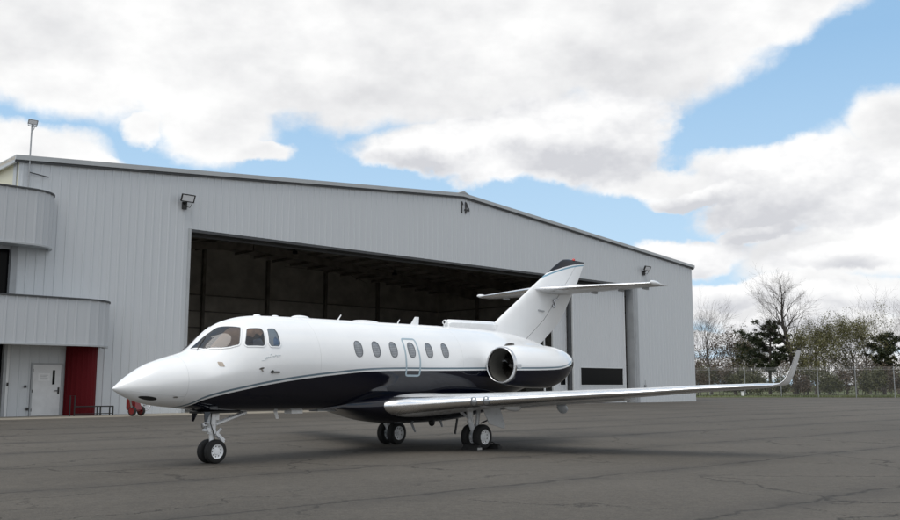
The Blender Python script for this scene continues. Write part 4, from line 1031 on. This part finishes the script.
def tree(nm, label, cat, u, d, seed, H=9., r=.2, depth=5, trunk=.28, spread=.55, up=.12, leaf=None, per=0, size=.12, jit=.25, bark=BARK, group=None, stems=1, kids=(2,4), shrink=.66, leader=0, W=.3):
    rnd = random.Random(seed); root = empty(nm, (*at(u, d), 0.), rnd.uniform(0, 6), label=label, cat=cat, group=group)
    wood, twig, tips = MB(), MB(), []
    for s_ in range(stems):
        b = Vector((rnd.uniform(-.35,.35)*(stems > 1), rnd.uniform(-.35,.35)*(stems > 1), -.1)); dr = Vector((rnd.uniform(-.05,.05)+(rnd.uniform(-.35,.35) if stems > 1 else 0), rnd.uniform(-.05,.05)+(rnd.uniform(-.35,.35) if stems > 1 else 0), 1)).normalized()
        if leader:
            # one stem runs to the top and carries limbs all the way up
            n = 14; pts = [b.copy()]; q = b.copy(); dd = dr.copy()
            for i in range(n): dd = (dd+perp(dd, rnd)*.09+Vector((0,0,.08))).normalized(); q = q+dd*(H*.93/n); pts.append(q.copy())
            rad = [r*(1.45 if i == 0 else 1)*(1-.93*(i/n)**1.35)+.012 for i in range(n+1)]
            wood.tube(pts, rad, 9, False)
            ph = rnd.uniform(0, 6)
            for k in range(leader):
                v = trunk+(1-trunk)*(k+rnd.random()*.7)/leader; x_ = v*n; i = min(int(x_), n-1); o_ = pts[i].lerp(pts[i+1], x_-i)
                ph += 2.4+rnd.uniform(-.5,.5); e = R(rnd.uniform(28, 58))+v*.25
                nd = Vector((math.cos(ph)*math.cos(e), math.sin(ph)*math.cos(e), math.sin(e)))
                L = H*W*(1-((v-trunk)/(1.02-trunk))**1.8)**.7*rnd.uniform(.7,1.15)+H*.04
                grow(wood, twig, rnd, o_, nd, L, max(rad[i]*rnd.uniform(.34,.5), .02), depth-1 if v < .8 else depth-2, tips, up, spread, 5, shrink, kids)
        else:
            top_ = b+dr*(H*trunk)
            wood.tube([b, b+(top_-b)*.15, b+(top_-b)*.5+perp(dr,rnd)*.08, top_], [r*1.5, r*1.08, r*.95, r*.85], 9, False)
            grow(wood, twig, rnd, top_, dr, H*(1-trunk)*.45, r*.8, depth, tips, up, spread, 5, shrink, kids)
    wood.build('trunk', bark, root, 60, recalc=False)
    cr = twig.build('crown', TWIG, root, 0, recalc=False)
    if leaf and per:
        lm = MB(); leaves(lm, rnd, tips, per, size, jit); lm.build('foliage', leaf, root, 0, recalc=False)
    return root
def pine(label, u, d, seed, H, W, z0=1.2, lean=0., lop=0.):
    rnd = random.Random(seed); root = empty('pine_tree', (*at(u, d), 0.), 0, label=label, cat='pine tree', group='pine trees beyond the fence')
    wood, fol = MB(), MB()
    T_ = [(0,0,-.1),(lean*.25,.1,H*.3),(lean*.55,-.1,H*.6),(lean,0,H*.93)]; wood.tube(T_, [.27,.22,.15,.03], 8, False)
    nb = int(H*5.5)
    for k in range(nb):
        u_ = (k+rnd.random())/nb; z = z0+(H*.95-z0)*u_; a = rnd.uniform(0, 2*PI)
        L = W*(1-(max(0,u_-.25)/.78)**2)**.6*rnd.uniform(.35,1.12)*(.55+.45*min(1,u_*3)); L = max(L, .5)
        if lop and math.cos(a) < -.2 and u_ < .6: L *= 1+lop*rnd.uniform(0,.6)
        o_ = Vector((lean*u_, 0, z)); tp_ = o_+Vector((math.cos(a)*L, math.sin(a)*L, L*rnd.uniform(.0,.5)))
        mid = o_.lerp(tp_, .55)+Vector((0,0,-.08*L)); wood.tube([o_, mid, tp_], [.06,.04,.012], 4, False)
        m_ = max(2, int(L*2.6))
        for q in range(m_):
            v = .30+.70*(q+rnd.random())/m_; c = (o_.lerp(mid, v/.55) if v < .55 else mid.lerp(tp_, (v-.55)/.45))+Vector((rnd.gauss(0,.22),rnd.gauss(0,.22),rnd.gauss(.1,.14)))
            R_ = rnd.uniform(.34,.66)
            for _ in range(34):
                dv = Vector((rnd.gauss(0,1),rnd.gauss(0,1),rnd.gauss(.3,.7))).normalized(); s_ = perp(dv, rnd)*.045; e = c+dv*R_*rnd.uniform(.5,1.1); b = c+dv*R_*.12
                fol.add([b-s_, b+s_, e+s_*.6, e-s_*.6], [(0,1,2,3)])
    wood.build('trunk', BARKD, root, 60, recalc=False); fol.build('foliage', PINE, root, 0, recalc=False)
    return root
BT = 'bare trees beyond the fence'; BU = 'budding trees beyond the fence'; SH = 'shrubs beyond the fence'
tree('bare_tree', 'tallest bare tree rising behind the winglet', 'tree', 793, 132, 11, 17.2, .36, 5, .36, .62, .05, bark=BARKD, group=BT, leader=20, W=.20, kids=(2,3))
tree('bare_tree', 'bare tree closest to the right corner of the hangar', 'tree', 709, 138, 22, 10.4, .20, 5, .30, .58, .10, group=BT, leader=15, W=.42, kids=(2,3))
tree('bare_tree', 'bare tree at the right edge of the picture behind the fence', 'tree', 895, 140, 33, 12.4, .24, 5, .28, .62, .08, group=BT, leader=15, W=.46, kids=(2,3))
tree('bare_tree', 'low wide bare tree left of the dark pine at the right edge', 'tree', 866, 152, 44, 11.4, .20, 5, .26, .66, .06, group=BT, leader=14, W=.48, kids=(2,3))
tree('bare_tree', 'dense grey bare tree between the tallest tree and the leaning budding tree', 'tree', 812, 150, 45, 10.8, .18, 5, .26, .62, .08, group=BT, leader=14, W=.42, kids=(2,3))
tree('budding_tree', 'leaning budding tree to the right of the tallest bare tree', 'tree', 826, 136, 55, 9.0, .17, 5, .22, .62, .08, BUD, 6, .10, .24, group=BU, leader=13, W=.42, kids=(2,3))
tree('budding_tree', 'olive budding tree with a forked trunk in front of the right-hand pine', 'tree', 853, 132, 66, 8.6, .17, 5, .24, .66, .06, BUD, 6, .10, .24, group=BU, leader=12, W=.48, kids=(2,3))
tree('budding_tree', 'brownish budding tree between the near bare tree and the left pine', 'tree', 733, 141, 77, 7.4, .12, 4, .2, .6, .10, BRN, 6, .11, .28, group=BU, stems=2, leader=9, W=.5)
tree('budding_tree', 'thin brown tree directly behind the upright winglet', 'tree', 804, 128, 88, 7.4, .12, 5, .22, .5, .10, BUD, 3, .11, .3, group=BU, leader=12, W=.36, kids=(2,3))
tree('budding_tree', 'small yellowish budding tree just left of the broad pine', 'tree', 748, 139, 89, 6.6, .10, 4, .15, .6, .10, BUD, 6, .10, .28, group=BU, stems=2, leader=8, W=.5)
pine('broad dark pine with a lopsided crown left of the tallest bare tree', 767, 134, 5, 11.0, 4.3, 3.2, .5, .7)
pine('dark pine behind the fence near the right edge', 880, 131, 6, 9.0, 3.1, 3.2, .8)
rs = random.Random(9)
SL = [(696,124,3.0,'brown'),(707,127,3.4,'grey'),(720,126,3.6,'brown'),(733,124,2.6,'green'),(747,126,3.2,'grey'),(757,123.5,2.4,'green'),(779,123,2.2,'grey'),(801,122,2.2,'brown'),(815,125,3.4,'grey'),(829,122,2.4,'green'),(843,125,3.0,'brown'),(861,123,2.6,'grey'),(874,124,3.2,'green'),(888,124,3.0,'brown'),(900,123,3.2,'grey')]
SLAB = ['brown twiggy shrub right beside the hangar corner','tall grey shrub under the bare tree by the hangar','dense brown shrub behind the wing, third from the hangar','low green shrub behind the small white utility box','grey shrub at the left foot of the broad pine','small green shrub under the broad pine','grey shrub at the trunk of the tallest bare tree','small brown shrub just right of the winglet','tall grey shrub between the winglet and the leaning tree','low green shrub beneath the leaning budding tree','brown shrub under the forked budding tree','low grey shrub left of the right-hand pine','tall green shrub in front of the right-hand pine','brown shrub behind the last fence post but one','grey shrub at the right edge of the picture']
for i, (u, d, h_, kind) in enumerate(SL):
    tree('shrub', SLAB[i], 'shrub', u, d, 200+i, h_*1.25, .06, 4, .06, .75, .10, {'brown':BRN,'green':SHR,'grey':SHR}[kind], {'brown':4,'green':9,'grey':3}[kind], .11, .28, group=SH, stems=4, kids=(2,3))
# far wood: one mass of bare crowns behind everything
rnd = random.Random(77); fw, fl = MB(), MB(); tips = []
for k in range(84):
    x = 22+rnd.uniform(0, 105); y = rnd.uniform(172, 215); h_ = rnd.uniform(5.5, 9.5)
    fw.tube([(x,y,0),(x+rnd.uniform(-.3,.3),y,h_*.5)], [.14,.08], 5, False)
    for q in range(7): grow(fw, fw, rnd, Vector((x,y,h_*rnd.uniform(.12,.5))), Vector((rnd.uniform(-1,1),rnd.uniform(-1,1),rnd.uniform(.4,1.2))).normalized(), h_*.34, .06, 2, tips, .1, .6, 3, .7, (2,3))
leaves(fl, rnd, tips, 5, .17, .55)
for k in range(50):                                       # understorey
    x = 20+rnd.uniform(0, 110); y = rnd.uniform(176, 214)
    leaves(fl, rnd, [(Vector((x+rnd.gauss(0,1.4),y+rnd.gauss(0,1.4),abs(rnd.gauss(.9,.8)))), Vector((0,0,1))) for _ in range(40)], 3, .22, .4)
fwo = fw.build('far_wood', TWIG, None, 0, recalc=False); tag(fwo, kind='stuff')
fo = fl.build('far_leaves', BRN, fwo, 0, recalc=False); tag(fo, kind='stuff')
# fallen leaves and tufts along the apron edge
tf = MB()
for k in range(2600):
    x = rnd.uniform(15, 70); y = 112+abs(rnd.gauss(0, 2.5)); h_ = rnd.uniform(.08, .28); a = rnd.uniform(0, PI); dx, dy = math.cos(a)*.05, math.sin(a)*.05
    tf.add([(x-dx,y-dy,0),(x+dx,y+dy,0),(x+rnd.uniform(-.1,.1),y,h_+.1)], [(0,1,2)])
tag(tf.build('grass_tufts', GRASS, None, 0, recalc=False), kind='stuff')

# ------------------------------------------------------------------ sky, clouds, sun
SUN_EL, SUN_AZ = R(63), R(214)       # azimuth clockwise from +Y (the view direction)
w = bpy.data.worlds.new('World'); SC.world = w; w.use_nodes = True
t = NT(w.node_tree); bg = t.n['Background']
sky = t.node('ShaderNodeTexSky', sky_type='NISHITA'); sky.sun_disc = False; sky.sun_elevation = SUN_EL; sky.sun_rotation = SUN_AZ
sky.altitude = 60; sky.air_density = 1.; sky.dust_density = 1.2; sky.ozone_density = 1.
tc = t.node('ShaderNodeTexCoord'); g = tc.outputs['Generated']
sp = t.node('ShaderNodeSeparateXYZ'); t.l.new(g, sp.inputs[0])
_, wc = t.noise(g, 5.0, 9, .60)
ws = t.node('ShaderNodeSeparateXYZ'); t.l.new(wc, ws.inputs[0])
DEG = 180/PI
az = t.math('ADD', t.math('MULTIPLY', t.math('ARCTAN2', sp.outputs[0], sp.outputs[1]), DEG), t.math('MULTIPLY', t.math('SUBTRACT', ws.outputs[0], .5), 6.))
el = t.math('ADD', t.math('MULTIPLY', t.math('ARCSINE', sp.outputs[2]), DEG), t.math('MULTIPLY', t.math('SUBTRACT', ws.outputs[1], .5), 5.))
def ae(u, v):
    y = (260-v)/FOCAL; x = (u-450)/FOCAL; c_, s_ = math.cos(PITCH), math.sin(PITCH)
    p = Vector((x, c_-y*s_, s_+y*c_)).normalized(); return math.atan2(p.x, p.y)*DEG, math.asin(p.z)*DEG
# cloud banks: centre, half-width, half-height (seen from the apron, in degrees)
BACK = [(300,-10,520,102,0),(60,45,150,56,0),(190,75,130,62,0),(215,128,66,40,0),(330,70,200,60,0),(480,60,200,72,0),(640,30,170,75,-8),(790,0,80,42,-12),(145,126,26,18,0),
 (470,150,120,26,0),(735,170,70,26,0),(860,186,95,50,0),(28,148,72,26,0),(80,160,42,14,0),(262,160,34,10,0),(655,172,60,16,0),
 (850,255,100,30,0),(800,300,150,24,0),(830,335,140,20,0),(780,366,170,14,0),(893,135,44,44,0)]
FRONT = [(515,156,165,29,0),(600,138,76,44,0),(550,140,70,36,0),(420,160,70,18,0),
 (770,184,80,42,0),(850,198,80,44,0),(700,188,50,12,0),(690,250,50,20,0),(722,290,74,17,0),(762,227,40,10,0),(845,262,70,15,0),(870,304,70,15,0),(790,322,80,11,0),(700,335,70,9,0),(850,345,90,9,0)]
def banks(L):
    dens = shade = None
    for (u, v, a, b, rot) in L:
        ca, ce = ae(u, v); ra, re = a/FOCAL*DEG, b/FOCAL*DEG
        dx = t.math('SUBTRACT', az, ca); dy = t.math('SUBTRACT', el, ce)
        if rot: dy = t.math('SUBTRACT', dy, t.math('MULTIPLY', dx, -math.tan(R(rot))))
        dyn = t.math('DIVIDE', dy, re)
        q = t.math('ADD', t.math('POWER', t.math('ABSOLUTE', t.math('DIVIDE', dx, ra)), 2.), t.math('POWER', t.math('ABSOLUTE', dyn), 2.))
        m_ = t.math('MAXIMUM', t.math('SUBTRACT', 1., q), -1.); sh = t.math('MULTIPLY', t.math('MAXIMUM', m_, 0.), dyn)
        dens = m_ if dens is None else t.math('MAXIMUM', dens, m_)
        shade = sh if shade is None else t.math('ADD', shade, sh)
    return dens, shade
dens, _sh = banks(BACK)
densF, shadeF = banks(FRONT)
# elsewhere in the sky: broken cloud cover of the same kind
oth, _ = t.noise(g, 2.6, 6, .6)
inview = t.math('MULTIPLY', t.step(t.math('ABSOLUTE', t.math('MULTIPLY', t.math('ARCTAN2', sp.outputs[0], sp.outputs[1]), DEG)), 30., 46., 0., 1.), 1.)
inview = t.math('MAXIMUM', inview, t.step(t.math('MULTIPLY', t.math('ARCSINE', sp.outputs[2]), DEG), 26., 36., 0., 1.))
dens = t.math('MAXIMUM', dens, t.math('MULTIPLY_ADD', t.math('SUBTRACT', oth, .44), 5., t.math('MULTIPLY', t.math('SUBTRACT', inview, 1.), 4.)))
def fbm(off, sc=9., det=9):
    v_ = t.node('ShaderNodeVectorMath', operation='MULTIPLY_ADD'); t.l.new(g, v_.inputs[0]); v_.inputs[1].default_value = (1,1,1.7); v_.inputs[2].default_value = (0,0,off)
    return t.noise(v_.outputs[0], sc, det, .58)[0]
n0 = fbm(0.); s0 = fbm(0., 5.5, 5); s1 = fbm(.06, 5.5, 5); d0 = fbm(0., 16., 6); d1 = fbm(.025, 16., 6)
wisp, _ = t.noise(g, 26., 7, .62)
rag = t.math('ADD', t.math('MULTIPLY', t.math('SUBTRACT', n0, .5), 1.7), t.math('MULTIPLY', t.math('SUBTRACT', wisp, .5), .6))
cov = t.math('ADD', dens, rag); covF = t.math('ADD', densF, t.math('MULTIPLY', rag, 1.15))
alpha = t.step(cov, -.34, .42); alphaF = t.step(covF, -.20, .34)
relief = t.math('ADD', t.math('MULTIPLY', t.math('SUBTRACT', s0, s1), 1.5), t.math('MULTIPLY', t.math('SUBTRACT', d0, d1), .55))
big2, _ = t.noise(g, 3.0, 4, .5)
lit = t.math('ADD', t.math('ADD', relief, .60), t.math('MULTIPLY', t.math('SUBTRACT', big2, .5), 1.9))
lit = t.math('SUBTRACT', lit, t.step(cov, .3, 1.6, 0., .30))
lit = t.step(lit, .0, .95, kind='LINEAR')
litF = t.math('ADD', t.math('ADD', t.math('MULTIPLY', relief, 1.9), .60), t.math('MULTIPLY', shadeF, 1.0))
litF = t.math('ADD', litF, t.step(covF, .0, .5, .16, 0.)); litF = t.step(litF, .0, 1., kind='LINEAR')
CLOUD_K = .755
ccol = t.mix(lit, (6.75*CLOUD_K, 6.8*CLOUD_K, 7.0*CLOUD_K, 1), (9.9*CLOUD_K, 9.9*CLOUD_K, 9.85*CLOUD_K, 1))
hz = t.step(t.math('MULTIPLY', t.math('ARCSINE', sp.outputs[2]), DEG), 2., 20., .9, 0., 'LINEAR')
skc = t.mix(hz, t.mix(.70, sky.outputs[0], (2.6, 4.5, 6.6, 1)), (4.4, 5.8, 7.0, 1))
ccF = t.mix(litF, (6.3*CLOUD_K, 6.4*CLOUD_K, 6.75*CLOUD_K, 1), (9.7*CLOUD_K, 9.7*CLOUD_K, 9.7*CLOUD_K, 1))
fin_c = t.mix(alphaF, t.mix(alpha, skc, ccol), ccF)
t.put(bg.inputs['Color'], fin_c); bg.inputs['Strength'].default_value = .10
w.cycles.sampling_method = 'MANUAL'; w.cycles.sample_map_resolution = 512

sl = bpy.data.lights.new('sun', 'SUN'); so = bpy.data.objects.new('sun', sl); COL.objects.link(so)
sl.energy = 1.3; sl.angle = R(40); sl.color = (1, .965, .91)
dv = Vector((math.sin(SUN_AZ)*math.cos(SUN_EL), math.cos(SUN_AZ)*math.cos(SUN_EL), math.sin(SUN_EL)))
so.rotation_euler = dv.to_track_quat('Z', 'Y').to_euler(); so.location = dv*60

SC.view_settings.view_transform = 'Standard'; SC.view_settings.look = 'None'
SC.view_settings.exposure = .48; SC.view_settings.gamma = 1.; SC.view_settings.use_curve_mapping = False
SC.render.engine = 'CYCLES'; SC.cycles.max_bounces = 8; SC.cycles.transparent_max_bounces = 16; SC.cycles.use_denoising = True
